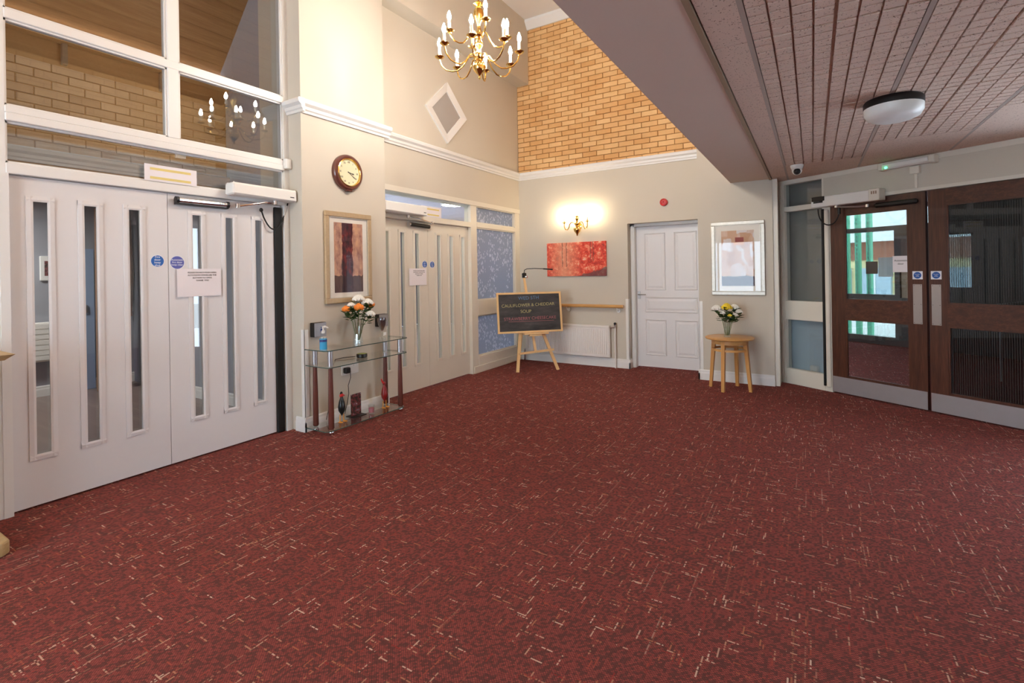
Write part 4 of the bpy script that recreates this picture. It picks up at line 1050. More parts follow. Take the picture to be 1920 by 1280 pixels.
# glass console table
def console():
    o = empty('console_table', (-3.765, 3.345, 0), 'glass console table with chrome and mahogany legs against the pier', 'console table')
    for z, x0, x1, y0, y1 in ((0.742, -3.915, -3.615, 2.835, 3.865), (0.596, -3.915, -3.600, 2.845, 3.840), (0.040, -3.905, -3.610, 2.83, 3.80)):
        b = MB(); c = 0.035
        b.prism([(x0, y0), (x1 - c, y0), (x1, y0 + c), (x1, y1 - c), (x1 - c, y1), (x0, y1)], z, z + 0.008); b.build('shelf', 'glass_shelf', o)
        ed = MB(); pts = [(x0, y0), (x1 - c, y0), (x1, y0 + c), (x1, y1 - c), (x1 - c, y1), (x0, y1)]
        for i in range(5):
            a, d_ = Vector(pts[i] + (z,)), Vector(pts[i + 1] + (z,)); dr = (d_ - a).normalized(); nn = Vector((dr.y, -dr.x, 0))
            ed.add([a, d_, d_ + nn * 0.0015, a + nn * 0.0015, a + Vector((0, 0, .008)), d_ + Vector((0, 0, .008)), d_ + nn * 0.0015 + Vector((0, 0, .008)), a + nn * 0.0015 + Vector((0, 0, .008))],
                   [(0, 1, 2, 3), (4, 7, 6, 5), (0, 4, 5, 1), (1, 5, 6, 2), (2, 6, 7, 3), (3, 7, 4, 0)])
        ed.build('shelf_edge', 'edge_green', o)
    for x, y in ((-3.655, 2.905), (-3.865, 2.905), (-3.655, 3.765), (-3.865, 3.765)):
        b = MB(); b.lathe([(0.020, 0.05), (0.026, 0.06), (0.024, 0.28), (0.018, 0.59)], (x, y, 0), 18); lg = b.build('leg', 'mahogany', o, True)
        b = MB(); b.lathe([(0.024, 0.606), (0.024, 0.74)], (x, y, 0), 18); b.build('leg_sleeve', 'steel', lg, True)
        b = MB(); b.lathe([(0.020, 0.0), (0.024, 0.006), (0.024, 0.028), (0.018, 0.038)], (x, y, 0), 16); b.build('leg_foot', 'chrome', lg, True)
        b = MB(); b.lathe([(0.022, 0.586), (0.022, 0.597)], (x, y, 0), 16); b.build('leg_collar', 'chrome', lg, True)
plain('edge_green', (70, 92, 84), 0.15)
console()

def flower(name, base, top, bloom, mat, r, lab, group):
    o = empty(name, base, lab, 'flower', group)
    base, top = Vector(base), Vector(top)
    mid = base.lerp(top, 0.55) + Vector(((top.x - base.x) * -0.2, (top.y - base.y) * -0.2, 0))
    b = MB(); b.tube([base, base.lerp(mid, 0.5), mid, mid.lerp(top, 0.5), top], 0.0028, 6); b.build('stem', 'stem_green', o, True)
    b = MB(); rng = random.Random(hash(lab) % 1000 if False else len(lab) * 7 + int(top.y * 1000) % 97)
    r *= 1.15
    if bloom == 'rose':
        b.ell(top, r * 0.6, r * 0.6, r * 0.75, 12, 7)
        for k in range(12):
            a = k * 2.4; rr = r * (0.45 + 0.035 * k); b.ell(top + Vector((math.cos(a) * rr * 0.8, math.sin(a) * rr * 0.8, -r * 0.05 - 0.012 * k * r)), r * 0.42, r * 0.42, r * 0.55, 8, 5)
    else:
        b.ell(top, r * 0.5, r * 0.5, r * 0.35, 10, 6)
        for k in range(46):
            a = k * 2.39996; f = (k + 1) / 46; rr = r * math.sqrt(f); hgt = r * 0.55 * (1 - f) 
            c = top + Vector((math.cos(a) * rr * 0.78, math.sin(a) * rr * 0.78, hgt - 0.1 * r))
            b.ell(c, r * 0.17, r * 0.17, r * 0.20, 6, 4)
    b.build('bloom', mat, o, True)
    for k in range(11):
        q = base.lerp(top, 0.62 + 0.032 * k); a = rng.uniform(0, 6.28); d = Vector((math.cos(a), math.sin(a), rng.uniform(-0.1, 0.7))).normalized(); s_ = d.cross(Vector((0, 0, 1))).normalized()
        L, wd = rng.uniform(0.05, 0.10), rng.uniform(0.016, 0.028); nn = d.cross(s_)
        if q.x + d.x * L < XP + 0.015 and q.x < -3: d.x = abs(d.x); s_ = d.cross(Vector((0, 0, 1))).normalized(); nn = d.cross(s_)
        lf = MB(); lf.add([q, q + d * L * .35 + s_ * wd, q + d * L * .75 + s_ * wd * .7 - nn * .004, q + d * L, q + d * L * .75 - s_ * wd * .7 - nn * .004, q + d * L * .35 - s_ * wd, q + d * L * .5 + nn * 0.004],
                          [(0, 1, 6), (1, 2, 6), (2, 3, 6), (3, 4, 6), (4, 5, 6), (5, 0, 6)])
        l = lf.build('leaf', 'green_leaf', o); md = l.modifiers.new('thickness', 'SOLIDIFY'); md.thickness = 0.0012
    return o
def vase(name, c, prof, lab, foot=True):
    o = empty(name, c, lab, 'vase')
    b = MB(); b.lathe(prof, c, 16); b.build('body', 'glass_vase', o)
    if foot:
        b = MB(); b.lathe([(prof[0][0] * 0.98, 0.001), (prof[0][0] * 0.98, 0.020), (0.0, 0.022)], c, 16); b.build('thick_base', 'glass_vase', o)
    return o
VC = Vector((-3.775, 3.325, 0.7502))
vase('glass_vase', VC, [(0.048, 0.0), (0.046, 0.05), (0.042, 0.09), (0.05, 0.16), (0.075, 0.255), (0.072, 0.255), (0.047, 0.16), (0.039, 0.09), (0.042, 0.025), (0.0, 0.022)], 'cut glass vase of orange and white flowers on the console')
GF = 'flowers in the console vase'
for (dy, dx, dz, kind, mat, r, lab) in (
    (-0.165, 0.03, 0.345, 'rose', 'petal_orange', 0.034, 'orange rose at the left of the console bouquet'), (-0.045, 0.07, 0.355, 'rose', 'petal_orange', 0.042, 'large orange rose at the front of the console bouquet'),
    (0.175, 0.0, 0.365, 'rose', 'petal_orange', 0.032, 'orange rose at the right of the console bouquet'), (0.025, -0.01, 0.425, 'mum', 'petal_white', 0.060, 'white chrysanthemum topmost in the console bouquet'),
    (0.100, 0.03, 0.385, 'mum', 'petal_white', 0.058, 'white chrysanthemum right of the topmost one in console bouquet'), (0.085, 0.085, 0.275, 'mum', 'petal_white', 0.048, 'white chrysanthemum lowest in the console bouquet'),
    (-0.075, 0.0, 0.37, 'mum', 'petal_white', 0.040, 'white chrysanthemum behind the orange roses on the console')):
    base = VC + Vector((dx * 0.12, dy * 0.10, 0.026))
    flower('rose' if kind == 'rose' else 'chrysanthemum', base, VC + Vector((dx, dy, dz)), kind, mat, r, lab, GF)
# sanitiser bottle
o = empty('pump_bottle', (-3.745, 2.905, 0.7502), 'clear pump bottle of blue hand gel on the console', 'bottle')
b = MB(); b.lathe([(0.031, 0.0), (0.032, 0.005), (0.032, 0.095)], (-3.745, 2.905, 0.7502), 18); b.build('gel', 'blue_gel', o, True)
b = MB(); b.lathe([(0.0325, 0.095), (0.032, 0.115), (0.024, 0.135), (0.014, 0.145)], (-3.745, 2.905, 0.7502), 18, cap=False); b.build('shoulder', 'glass_vase', o, True)
b = MB(); b.lathe([(0.0328, 0.068), (0.0328, 0.088)], (-3.745, 2.905, 0.7502), 18, cap=False); b.build('label_band', 'navy_label', o, True)
b = MB(); c = Vector((-3.745, 2.905, 0.7502)); b.lathe([(0.015, 0.143), (0.016, 0.165), (0.007, 0.17), (0.007, 0.19)], c, 14); b.tube([c + Vector((0, -0.005, 0.195)), c + Vector((0, 0.02, 0.200)), c + Vector((0.01, 0.045, 0.186))], [0.012, 0.009, 0.006], 8); b.build('pump', 'white_plastic', o, True)
# goblet
GC = (-3.80, 3.665, 0.7502)
o = empty('glass_goblet', GC, 'small smoked glass goblet with white tag on the console', 'goblet')
b = MB(); b.lathe([(0.040, 0.0), (0.040, 0.012), (0.018, 0.03), (0.010, 0.05), (0.008, 0.075)], GC, 18); b.build('foot', 'glass_vase', o, True)
b = MB(); b.lathe([(0.008, 0.075), (0.018, 0.09), (0.038, 0.14), (0.046, 0.185), (0.043, 0.215), (0.040, 0.215), (0.043, 0.185), (0.035, 0.14), (0.012, 0.092), (0.0, 0.085)], GC, 20); b.build('bowl', 'glass_smoke', o, True)
b = MB(); b.bbox(GC[0] + 0.028, GC[0] + 0.031, GC[1] - 0.008, GC[1] + 0.028, 0.785, 0.815, 0.001); b.build('tag', 'white_plastic', o)
# smart speaker on the middle shelf
o = empty('speaker_puck', (-3.775, 3.372, 0.6042), 'small black puck speaker on the middle glass shelf', 'speaker')
b = MB(); b.lathe([(0.046, 0.0), (0.052, 0.006), (0.052, 0.03), (0.048, 0.036)], (-3.775, 3.372, 0.6042), 24); b.build('body', 'black_plastic', o, True)
b = MB(); b.lathe([(0.047, 0.0362), (0.036, 0.0375), (0.0, 0.0378)], (-3.775, 3.372, 0.6042), 24); b.build('top', 'puck_top', o, True)
b = MB(); b.tube([(-3.82, 3.33, 0.615), (-3.86, 3.22, 0.618), (-3.88, 3.14, 0.610), (-3.905, 3.12, 0.52), (-3.912, 3.12, 0.35), (-3.912, 3.10, 0.22), (-3.905, 3.05, 0.06)], 0.003, 6); b.build('cable', 'black_rubber', o, True)
# ducks, photo, candle on the bottom shelf
def duck(c, body, lab, flip, tall):
    c = Vector(c); o = empty('wooden_duck', c, lab, 'ornament')
    s_ = 1.0; H = tall
    b = MB(); pts = [(0.0, 0.058), (0.004, 0.065), (0.036, 0.115), (0.041, 0.15), (0.030, 0.20), (0.016, 0.235), (0.013, 0.255)]
    b.lathe([(r, h * H / 0.29) for r, h in pts], c, 14, sx=0.85); bd = b.build('body', body, o, True)
    b = MB(); hd = c + Vector((0.0, 0.0, 0.262 * H / 0.29)); b.ell(hd, 0.017, 0.02, 0.019, 12, 8); b.build('head', 'duck_face' if body == 'duck_black' else body, o, True)
    b = MB(); f = 1 if not flip else -1
    if flip: b.tube([hd + Vector((0, -0.008, 0.0)), hd + Vector((0, -0.03, 0.03)), hd + Vector((0, -0.042, 0.055))], [0.010, 0.008, 0.004], 8)
    else: b.tube([hd + Vector((0, 0.012, 0.0)), hd + Vector((0.004, 0.034, -0.006))], [0.009, 0.003], 8)
    b.build('beak', 'duck_face', o, True)
    if not flip:
        b = MB(); b.ell(hd + Vector((0, -0.002, 0.018)), 0.008, 0.016, 0.018, 8, 6); b.build('comb', 'duck_black', o, True)
    for s in (-1, 1):
        b = MB(); b.tube([c + Vector((0.0, s * 0.022, 0.006)), c + Vector((0, s * 0.020, 0.075))], 0.0045, 8); lg = b.build('leg', 'duck_yellow', o, True)
        b = MB(); b.ell(c + Vector((0.014, s * 0.026, 0.007)), 0.028, 0.017, 0.0068, 12, 6); b.build('webbed_foot', 'duck_yellow', lg, True)
duck((-3.745, 3.095, 0.0482), 'duck_black', 'black wooden duck ornament with red face on the bottom glass shelf', False, 0.275)
duck((-3.755, 3.640, 0.0482), 'duck_red', 'dark red wooden duck ornament with raised beak on the bottom glass shelf', True, 0.275)
o = empty('photo_card', (-3.79, 3.31, 0.0482), 'upright dark photo print on a small stand under the console', 'photo')
b = MB(); b.bbox(-3.80, -3.790, 3.245, 3.365, 0.056, 0.262, 0.001); b.build('print', 'photo_print', o)
b = MB(); b.bbox(-3.85, -3.735, 3.225, 3.385, 0.0482, 0.056, 0.002); b.build('base', 'black_plastic', o)
o = empty('candle_glass', (-3.72, 3.43, 0.0482), 'pink candle in a small clear glass under the console', 'candle')
b = MB(); b.lathe([(0.028, 0.0), (0.032, 0.085), (0.029, 0.085), (0.026, 0.012), (0.0, 0.012)], (-3.72, 3.43, 0.0482), 18); b.build('glass', 'glass_vase', o, True)
b = MB(); b.lathe([(0.0255, 0.0125), (0.0275, 0.055), (0.0, 0.055)], (-3.72, 3.43, 0.0482), 18); b.build('wax', 'candle_wax', o, True)

# ================================================================== THINGS AT THE BACK WALL
cv = empty('canvas_picture', (-3.062, YB, 1.333), 'wide unframed canvas of a red autumn forest under the wall light', 'picture')
b = MB(); b.bbox(-3.545, -2.578, YB - 0.032, YB, 1.335, 1.848, 0.003); b.build('canvas', 'art_forest', cv)
b = MB(); b.box(-3.54, -2.583, YB - 0.002, YB, 1.34, 1.843); b.build('stretcher', 'easel_wood', cv)

def sconce():
    cx, y0 = -3.01, YB; o = empty('wall_light', (cx, y0, 1.94), 'brass two-arm candle wall light above the red canvas', 'wall light')
    c = Vector((cx, y0 - 0.07, 0))
    b = MB(); b.lathe([(0.0, 1.935), (0.008, 1.945), (0.012, 1.96), (0.02, 1.975), (0.048, 2.01), (0.055, 2.04), (0.045, 2.065), (0.022, 2.08), (0.018, 2.095), (0.032, 2.11), (0.034, 2.13), (0.022, 2.15), (0.015, 2.165), (0.028, 2.19), (0.03, 2.215), (0.02, 2.235), (0.0, 2.245)], c, 20); b.build('stem', 'brass', o, True)
    b = MB(); b.lathe([(0.055, 0.0), (0.05, 0.012), (0.02, 0.02), (0.016, 0.06)], (cx, y0, 2.09), 20, axis=(0, -1, 0)); b.build('backplate', 'brass', o, True)
    for s in (-1, 1):
        pts = [(0.02, 2.10), (0.05, 2.14), (0.085, 2.145), (0.11, 2.115), (0.118, 2.07), (0.14, 2.035), (0.17, 2.04), (0.185, 2.075), (0.187, 2.135)]
        tip = Vector((cx + s * 0.187, y0 - 0.12, 0))
        b = MB(); b.tube([(cx + s * r, y0 - 0.07 - 0.05 * (r / 0.187), zz) for r, zz in pts], 0.0075, 8); ar = b.build('arm', 'brass', o, True)
        b = MB(); b.lathe([(0.008, 2.13), (0.036, 2.145), (0.036, 2.149), (0.012, 2.15), (0.012, 2.165)], tip, 18); b.build('drip_pan', 'brass', ar, True)
        b = MB(); b.lathe([(0.0105, 2.152), (0.0105, 2.215)], tip, 12); b.build('candle_sleeve', 'candle_sleeve', ar, True)
        b = MB(); b.lathe([(0.006, 2.216), (0.014, 2.235), (0.012, 2.255), (0.002, 2.285)], tip, 8); b.build('bulb', 'bulb_sconce', ar, True)
sconce()
b = MB(); b.lathe([(0.052, 0.0), (0.052, 0.03), (0.046, 0.042), (0.03, 0.046), (0.026, 0.040), (0.012, 0.040), (0.0, 0.05)], (-1.737, YB, 2.338), 28, axis=(0, -1, 0)); fa = b.build('fire_alarm', 'red_plastic', None, True)
tag(fa, 'round red fire alarm sounder on the wall above the white door', 'alarm')
# handrail
hr = empty('handrail', (-3.05, YB, 0.80), 'round oak handrail along the back wall above the radiator', 'handrail')
b = MB(); b.cyl((-3.98, YB - 0.075, 0.893), (-2.315, YB - 0.075, 0.893), 0.024, n=20); b.build('rail', 'oak', hr, True)
for x in (-3.85, -3.20, -2.41):
    b = MB(); b.tube([(x, YB - 0.075, 0.868), (x, YB - 0.07, 0.835), (x, YB - 0.03, 0.825), (x, YB - 0.002, 0.825)], 0.008, 8); k = b.build('bracket', 'white_plastic', hr, True)
    b = MB(); b.lathe([(0.03, 0.0), (0.028, 0.008), (0.01, 0.011)], (x, YB, 0.825), 18, axis=(0, -1, 0)); b.build('rose_plate', 'white_plastic', k, True)
# radiator with ribbed panel
ra = empty('radiator', (-3.225, YB - 0.07, 0.14), 'white ribbed panel radiator on the back wall behind the chalkboard', 'radiator')
b = MB(); b.bbox(-3.93, -2.525, YB - 0.085, YB - 0.03, 0.142, 0.606, 0.012); b.build('body', 'radiator_white', ra)
n = 42
for i in range(n):
    x = -3.90 + i * (1.35 / n); rb = MB(); rb.extrude([(0, 0.0), (0.006, 0.004), (0.006, 0.012), (0, 0.016)], (x, YB - 0.085, 0.19), (x, YB - 0.085, 0.555), up=(1, 0, 0), out=(0, -1, 0)); rb.build('rib', 'radiator_white', ra)
b = MB(); b.bbox(-3.93, -2.525, YB - 0.092, YB - 0.025, 0.575, 0.612, 0.008); b.build('top_cap', 'radiator_white', ra)
for x in (-3.6, -2.8):
    b = MB(); b.box(x, x + 0.03, YB - 0.03, YB - 0.001, 0.3, 0.45); b.build('wall_bracket', 'radiator_white', ra)
b = MB(); b.cyl((-2.45, YB - 0.055, 0.0), (-2.45, YB - 0.055, 0.60), 0.011, n=10); pp = b.build('pipe', 'radiator_white', ra, True)
b = MB(); b.cyl((-2.45, YB - 0.055, 0.60), (-2.45, YB - 0.055, 0.628), 0.017, n=14); b.cyl((-2.53, YB - 0.055, 0.585), (-2.44, YB - 0.055, 0.585), 0.012, n=10); b.build('valve', 'chrome', pp, True)
b = MB(); b.ell((-2.45, YB - 0.055, 0.642), 0.02, 0.02, 0.02); b.build('valve_cap', 'black_plastic', pp, True)
b = MB(); b.cyl((-3.96, YB - 0.055, 0.0), (-3.96, YB - 0.055, 0.18), 0.011, n=10); b.cyl((-3.96, YB - 0.055, 0.18), (-3.92, YB - 0.055, 0.18), 0.012, n=10); b.build('pipe', 'chrome', ra, True)

# easel with chalkboard
E0 = Vector((-3.357, 6.198, 0)); EU = Vector((0.7071, 0.7071, 0)); EB = Vector((-0.7071, 0.7071, 0))
tl = math.radians(8); EV = Vector((0, 0, 1)) * math.cos(tl) + EB * math.sin(tl); EN = EU.cross(EV)
EM = Matrix((EU, EV, EN)).transposed().to_4x4(); EM.translation = E0 + Vector((0, 0, 0.55))          # board plane: x right, y up, z towards viewer
ea = empty('easel', E0, 'pale wooden easel in the corner holding the chalkboard', 'easel')
def bar(a, c, w1, w2, name, parent, mat='easel_wood'):
    a, c = Vector(a), Vector(c); d = (c - a).normalized(); s1 = EU - d * EU.dot(d); s1.normalize(); s2 = d.cross(s1)
    vs = [p + s1 * i * w1 / 2 + s2 * j * w2 / 2 for p in (a, c) for i, j in ((-1, -1), (1, -1), (1, 1), (-1, 1))]
    b = MB(); b.add(vs, [(0, 3, 2, 1), (4, 5, 6, 7), (0, 1, 5, 4), (1, 2, 6, 5), (2, 3, 7, 6), (3, 0, 4, 7)]); return b.build(name, mat, parent)
def EP(u, v, n_=0.0): return EM @ Vector((u, v, n_))
top = EP(-0.13, 0.62, -0.055)
bar(E0 + EU * -0.295 + Vector((0, 0, 0.0)), EP(-0.20, 0.36, -0.035), 0.042, 0.022, 'leg', ea)
bar(E0 + EU * 0.305 + Vector((0, 0, 0.0)), EP(-0.04, 0.36, -0.035), 0.042, 0.022, 'leg', ea)
bar(E0 + EU * -0.10 + EB * 0.72, EP(-0.12, 0.52, -0.07), 0.036, 0.022, 'leg', ea)
bar(EP(-0.03, -0.26, -0.035), EP(-0.137, 0.79, -0.048), 0.034, 0.018, 'mast', ea)
bar(E0 + EU * -0.27 + Vector((0, 0, 0.26)), E0 + EU * 0.245 + Vector((0, 0, 0.295)), 0.03, 0.02, 'stretcher', ea)
b = MB(EM); b.bbox(-0.20, 0.16, -0.028, -0.004, -0.03, 0.045, 0.004); b.build('ledge', 'easel_wood', ea)
b = MB(EM); b.prism([(-0.13, -0.05), (0.07, -0.05), (0.05, -0.028), (-0.11, -0.028)], -0.03, 0.03); b.build('ledge_bracket', 'easel_wood', ea)
cbd = empty('chalkboard', EP(-0.092, 0.0, 0.0), 'chalkboard menu with pale wooden frame propped on the easel', 'chalkboard')
bx0, bx1, by0, by1 = -0.570, 0.385, 0.0, 0.575
b = MB(EM); b.box(bx0 + 0.01, bx1 - 0.01, by0 + 0.01, by1 - 0.01, -0.008, 0.004); b.build('slate', 'chalkboard', cbd)
for (x0, x1, y0, y1) in ((bx0, bx1, by0, by0 + 0.028), (bx0, bx1, by1 - 0.028, by1), (bx0, bx0 + 0.028, by0 + 0.028, by1 - 0.028), (bx1 - 0.028, bx1, by0 + 0.028, by1 - 0.028)):
    b = MB(EM); b.bbox(x0, x1, y0, y1, -0.012, 0.014, 0.003); b.build('frame_strip', 'easel_wood', cbd)
plain('chalk_blue', (96, 140, 178), 0.9); plain('chalk_yellow', (196, 190, 130), 0.9); plain('chalk_pink', (186, 116, 120), 0.9)
def chalk(lines, size, u, v, mat, rot=0.0):
    Mw = EM @ Matrix.Translation((u, v, 0.0045)) @ Matrix.Rotation(rot, 4, 'Z'); text(lines, size, Mw, 'chalk_lettering', mat, cbd, 1.0, thin=-0.0006)
chalk(['WED 5TH'], 0.070, -0.10, 0.495, 'chalk_blue', 0.03)
chalk(['CAULIFLOWER & CHEDDAR'], 0.062, -0.11, 0.395, 'chalk_yellow', 0.02)
chalk(['SOUP'], 0.064, -0.15, 0.305, 'chalk_yellow')
chalk(['STRAWBERRY CHEESECAKE'], 0.062, -0.09, 0.205, 'chalk_pink', 0.01)
b = MB(EM); b.box(-0.41, 0.26, 0.161, 0.165, 0.0042, 0.005); b.build('chalk_underline', 'chalk_pink', cbd)
cl_ = empty('clip_lamp', EP(-0.135, 0.78, -0.03), 'black clip-on picture lamp on top of the easel', 'lamp')
b = MB(EM); b.bbox(-0.165, -0.105, 0.79, 0.86, -0.065, -0.02, 0.008); b.build('clip', 'black_plastic', cl_)
b = MB(EM); b.cyl((-0.125, 0.80, -0.02), (-0.10, 0.80, -0.005), 0.018, n=14); b.build('knob', 'chrome', cl_, True)
b = MB(EM); b.tube([(-0.135, 0.86, -0.04), (-0.13, 0.90, -0.03), (-0.10, 0.915, -0.01), (0.0, 0.912, 0.05), (0.13, 0.90, 0.08)], 0.006, 8); b.build('arm', 'black_plastic', cl_, True)
b = MB(EM); b.cyl((0.12, 0.90, 0.078), (0.255, 0.885, 0.10), 0.010, n=10); b.build('lamp_head', 'black_plastic', cl_, True)

# ================================================================== SIDE TABLE by the right pier
TC = Vector((-0.842, 6.285, 0))
tb = empty('side_table', TC, 'round oak side table with four splayed legs below the silver framed print', 'side table')
b = MB(); b.lathe([(0.235, 0.583), (0.262, 0.590), (0.268, 0.600), (0.266, 0.608), (0.258, 0.612), (0.0, 0.612)], TC, 48); b.build('table_top', 'oak', tb, True)
b = MB(); b.lathe([(0.20, 0.535), (0.20, 0.583), (0.18, 0.583), (0.18, 0.535), (0.20, 0.535)], TC, 40, cap=False); b.build('apron', 'oak', tb, True)
feet = [(-1.063, 6.321), (-0.892, 6.082), (-0.789, 6.478), (-0.618, 6.223)]
for fx, fy in feet:
    f = Vector((fx, fy, 0)); d = (f - TC).normalized(); t_ = TC + d * 0.178 + Vector((0, 0, 0.583)); sx = Vector((-d.y, d.x, 0))
    vs = [p + sx * i * w_ + d * j * w_ for p, w_ in ((f, 0.0165), (t_, 0.021)) for i, j in ((-1, -1), (1, -1), (1, 1), (-1, 1))]
    b = MB(); b.add(vs, [(0, 3, 2, 1), (4, 5, 6, 7), (0, 1, 5, 4), (1, 2, 6, 5), (2, 3, 7, 6), (3, 0, 4, 7)]); b.build('leg', 'oak_v', tb)
b = MB(); b.lathe([(0.196, 0.455), (0.196, 0.480), (0.178, 0.480), (0.178, 0.455), (0.196, 0.455)], TC, 40, cap=False); b.build('lower_ring', 'oak', tb, True)
VC2 = Vector((-0.865, 6.27, 0.6122))
vase('glass_vase', VC2, [(0.040, 0.0), (0.038, 0.06), (0.036, 0.10), (0.048, 0.17), (0.075, 0.25), (0.072, 0.25), (0.045, 0.17), (0.033, 0.10), (0.034, 0.02), (0.0, 0.018)], 'cut glass vase of yellow and white flowers on the side table')
GF = 'flowers in the side table vase'; R31 = Matrix.Rotation(math.radians(31.2), 3, 'Z')
for (dx, dy, dz, mat, r, lab) in ((-0.12, 0.0, 0.335, 'petal_white', 0.058, 'white chrysanthemum at far left of the side table bouquet'), (-0.02, -0.04, 0.345, 'petal_yellow', 0.062, 'large yellow chrysanthemum front of the side table bouquet'),
    (0.02, 0.05, 0.36, 'petal_yellow', 0.045, 'yellow chrysanthemum behind the large one on the side table'), (0.10, 0.03, 0.34, 'petal_white', 0.055, 'white chrysanthemum top right of the side table bouquet'),
    (0.13, -0.02, 0.29, 'petal_white', 0.045, 'white chrysanthemum far right of the side table bouquet'), (0.07, -0.06, 0.255, 'petal_white', 0.038, 'white chrysanthemum low right of the side table bouquet'),
    (-0.075, -0.05, 0.285, 'petal_white', 0.036, 'white chrysanthemum low left of the side table bouquet'), (0.0, -0.075, 0.255, 'petal_yellow', 0.028, 'small yellow chrysanthemum lowest on the side table bouquet')):
    v = R31 @ Vector((dx, dy, 0)); flower('chrysanthemum', VC2 + Vector((v.x * 0.15, v.y * 0.15, 0.022)), VC2 + Vector((v.x, v.y, dz)), 'mum', mat, r, lab, GF)

# ================================================================== LOW CEILING FITTINGS
LC = Vector((0.455, 3.97, HC))
o = empty('ceiling_light', LC, 'white dome ceiling light on a black base on the tiled ceiling', 'ceiling light')
b = MB(); b.lathe([(0.150, 0.0), (0.158, -0.012), (0.158, -0.045), (0.150, -0.05)], LC, 36); b.build('base', 'black_plastic', o, True)
b = MB(); b.lathe([(0.156, -0.048), (0.155, -0.085), (0.138, -0.115), (0.10, -0.132), (0.05, -0.140), (0.0, -0.142)], LC, 36); b.build('dome', 'white_plastic', o, True)
CC = Vector((-0.122, 5.93, HC))
o = empty('dome_camera', CC, 'small white dome camera with black eye on the tiled ceiling', 'camera')
b = MB(); b.lathe([(0.062, 0.0), (0.062, -0.014), (0.054, -0.034), (0.04, -0.06)], CC, 24); b.build('base', 'white_plastic', o, True)
b = MB(); b.ell(CC + Vector((0, 0, -0.055)), 0.048, 0.048, 0.048, 18, 12); b.build('ball', 'white_plastic', o, True)
d = (Vector((0, 0, 1.41)) - CC); d.normalize(); b = MB(); b.ell(CC + Vector((0, 0, -0.055)) + d * 0.026 + Vector((0, 0, -0.008)), 0.034, 0.034, 0.034, 16, 10); b.build('lens', 'black_plastic', o, True)
o = empty('emergency_light', sp(1.46, 0.04, 2.40), 'white emergency light tube with green indicator over the entrance', 'emergency light')
b = MB(SM); b.bbox(1.26, 1.66, 0.012, 0.095, 2.385, 2.445, 0.014); b.build('diffuser', 'white_plastic', o)
for x in (1.225, 1.655): 
    b = MB(SM); b.bbox(x, x + 0.05, 0.006, 0.102, 2.378, 2.452, 0.008); b.build('end_cap', 'frame_cream', o)
b = MB(SM); b.ell((1.30, 0.097, 2.400), 0.012, 0.008, 0.010, 10, 6); b.build('indicator', 'led_green', o, True)
b = MB(SM); b.bbox(1.48, 1.56, 0.0, 0.045, 2.305, 2.376, 0.004); k = b.build('junction_box', 'frame_cream'); tag(k, 'cream junction box below the emergency light', 'junction box')
b = MB(SM); b.bbox(1.506, 1.53, 0.0, 0.014, 2.166, 2.305, 0.003); k = b.build('conduit', 'frame_cream'); tag(k, 'short cream cable conduit above the brown doors', 'conduit')

# ================================================================== CHANDELIER
CX, CY = -2.337, 3.385
ch = empty('chandelier', (CX, CY, 3.02), 'brass twelve-candle chandelier hanging on a chain in the hall', 'chandelier')
C0 = Vector((CX, CY, 0))
b = MB(); b.lathe([(0.0, 3.005), (0.007, 3.015), (0.012, 3.03), (0.006, 3.042), (0.02, 3.055), (0.046, 3.08), (0.056, 3.11), (0.050, 3.14), (0.03, 3.16), (0.022, 3.175), (0.036, 3.19), (0.036, 3.205), (0.02, 3.22), (0.016, 3.26), (0.030, 3.285), (0.034, 3.31), (0.024, 3.335), (0.02, 3.36), (0.034, 3.375), (0.034, 3.39), (0.018, 3.41), (0.014, 3.46), (0.03, 3.50), (0.044, 3.545), (0.040, 3.58), (0.022, 3.605), (0.012, 3.62), (0.042, 3.632), (0.042, 3.638), (0.01, 3.65), (0.006, 3.68), (0.0, 3.68)], C0, 24); b.build('column', 'brass', ch, True)
def ch_arm(ang, r, zh, zpan, dip):
    d = Vector((math.cos(ang), math.sin(ang), 0)); P_ = lambda rr, zz: C0 + d * rr + Vector((0, 0, zz))
    k = r / 0.33
    pts = [P_(0.02, zh), P_(0.05 * k, zh + 0.03), P_(0.085 * k, zh + 0.025), P_(0.11 * k, zh - 0.01), P_(0.135 * k, zh - dip * 0.55), P_(0.18 * k, zh - dip * 0.95), P_(0.225 * k, zh - dip), P_(0.275 * k, zh - dip * 0.82), P_(0.315 * k, zh - dip * 0.35), P_(r, zpan - 0.012)]
    b = MB(); b.tube(pts, 0.0065, 8); ar = b.build('arm', 'brass', ch, True)
    t = C0 + d * r
    b = MB(); b.lathe([(0.010, zpan - 0.014), (0.034, zpan - 0.004), (0.040, zpan + 0.004), (0.038, zpan + 0.006), (0.014, zpan + 0.004), (0.015, zpan + 0.022)], t, 18); b.build('drip_pan', 'brass', ar, True)
    b = MB(); b.lathe([(0.0125, zpan + 0.01), (0.0125, zpan + 0.085)], t, 12); b.build('candle_sleeve', 'candle_sleeve', ar, True)
    b = MB(); b.lathe([(0.008, zpan + 0.087), (0.017, zpan + 0.108), (0.015, zpan + 0.128), (0.003, zpan + 0.162)], t, 8); b.build('bulb', 'bulb_chandelier', ar, True)
a0 = math.radians(31.2 - 6)
for k in range(8): ch_arm(a0 + k * PI / 4, 0.335, 3.175, 3.215, 0.085)
for k in range(4): ch_arm(a0 + PI / 8 + k * PI / 2, 0.245, 3.38, 3.385, 0.085)
b = MB()
z = 3.68; i = 0
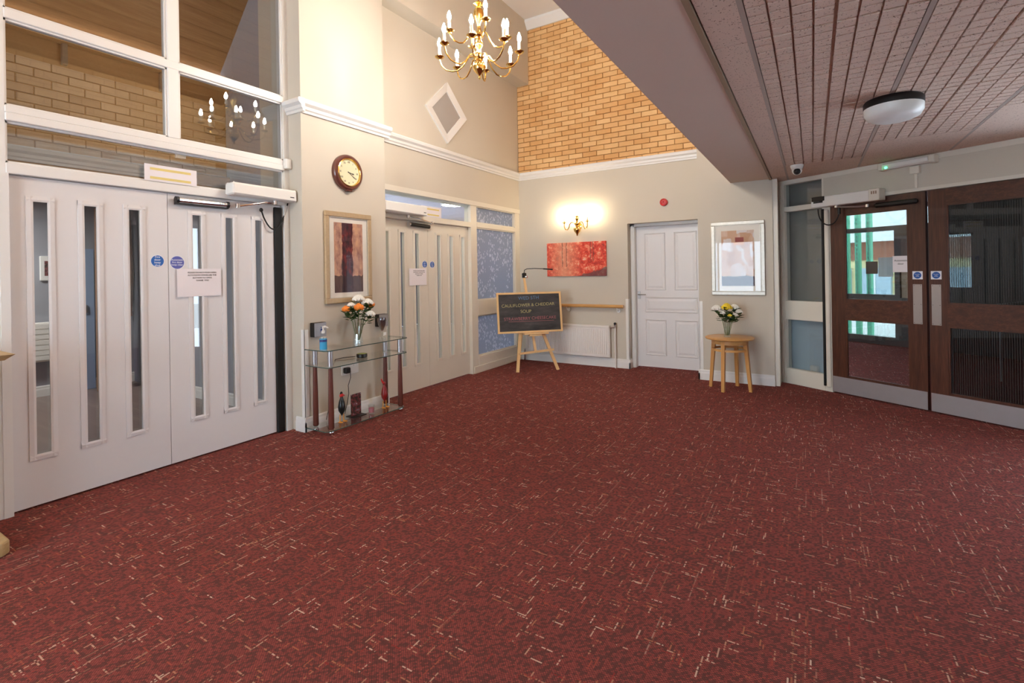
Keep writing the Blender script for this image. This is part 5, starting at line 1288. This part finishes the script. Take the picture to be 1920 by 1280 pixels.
while z < HTOP - 0.03:
    o_ = Vector((0.008, 0, 0)) if i % 2 == 0 else Vector((0, 0.008, 0))
    b.tube([C0 + Vector((0, 0, z)) , C0 + Vector((0, 0, z + 0.006)) + o_, C0 + Vector((0, 0, z + 0.026)) + o_, C0 + Vector((0, 0, z + 0.033)), C0 + Vector((0, 0, z + 0.026)) - o_, C0 + Vector((0, 0, z + 0.006)) - o_, C0 + Vector((0, 0, z))], 0.0018, 5); z += 0.027; i += 1
b.build('chain', 'brass', ch, True)
b = MB(); b.lathe([(0.05, HTOP), (0.05, HTOP - 0.01), (0.015, HTOP - 0.03), (0.006, HTOP - 0.04)], C0, 20); b.build('ceiling_rose', 'brass', ch, True)

# added copy, unseen behind the viewpoint, to give the hall more light
def copy_tree(o, parent=None):
    c = o.copy(); COL.objects.link(c)
    if parent is not None: c.parent = parent
    for chd in [x for x in list(bpy.data.objects) if x.parent is o and x is not c]: copy_tree(chd, c)
    return c
added_chandelier = copy_tree(ch); added_chandelier.location = Vector(ch.location) + Vector((0, -5.9, 0))
added_chandelier['label'] = 'added brass chandelier, unseen behind the viewpoint, for fill light'
ch['group'] = added_chandelier['group'] = 'brass hall chandeliers'

# ================================================================== LECTERN at the left edge
le = empty('lectern', (-3.85, 0.45, 0), 'pale oak lectern corner at the left edge beside the white doors', 'lectern')
b = MB(); b.prism([(-4.02, -0.05), (-3.60, -0.05), (-3.545, 0.0), (-3.545, 0.80), (-3.575, 0.835), (-4.02, 0.835)], 0.0, 0.075); soft(b.build('base', 'lectern_oak', le), 0.012)
b = MB(); b.add([(-4.03, -0.1, 1.03), (-3.525, -0.1, 1.03), (-3.525, 0.855, 1.03), (-4.03, 0.855, 1.03), (-4.0, -0.07, 1.0), (-3.555, -0.07, 1.0), (-3.555, 0.82, 1.0), (-4.0, 0.82, 1.0)],
       [(0, 1, 2, 3), (7, 6, 5, 4), (0, 4, 5, 1), (1, 5, 6, 2), (2, 6, 7, 3), (3, 7, 4, 0)]); b.build('top', 'lectern_oak', le)
b = MB(); b.bbox(-3.95, -3.72, 0.10, 0.55, 0.075, 1.0, 0.01); b.build('column', 'oak_v', le)
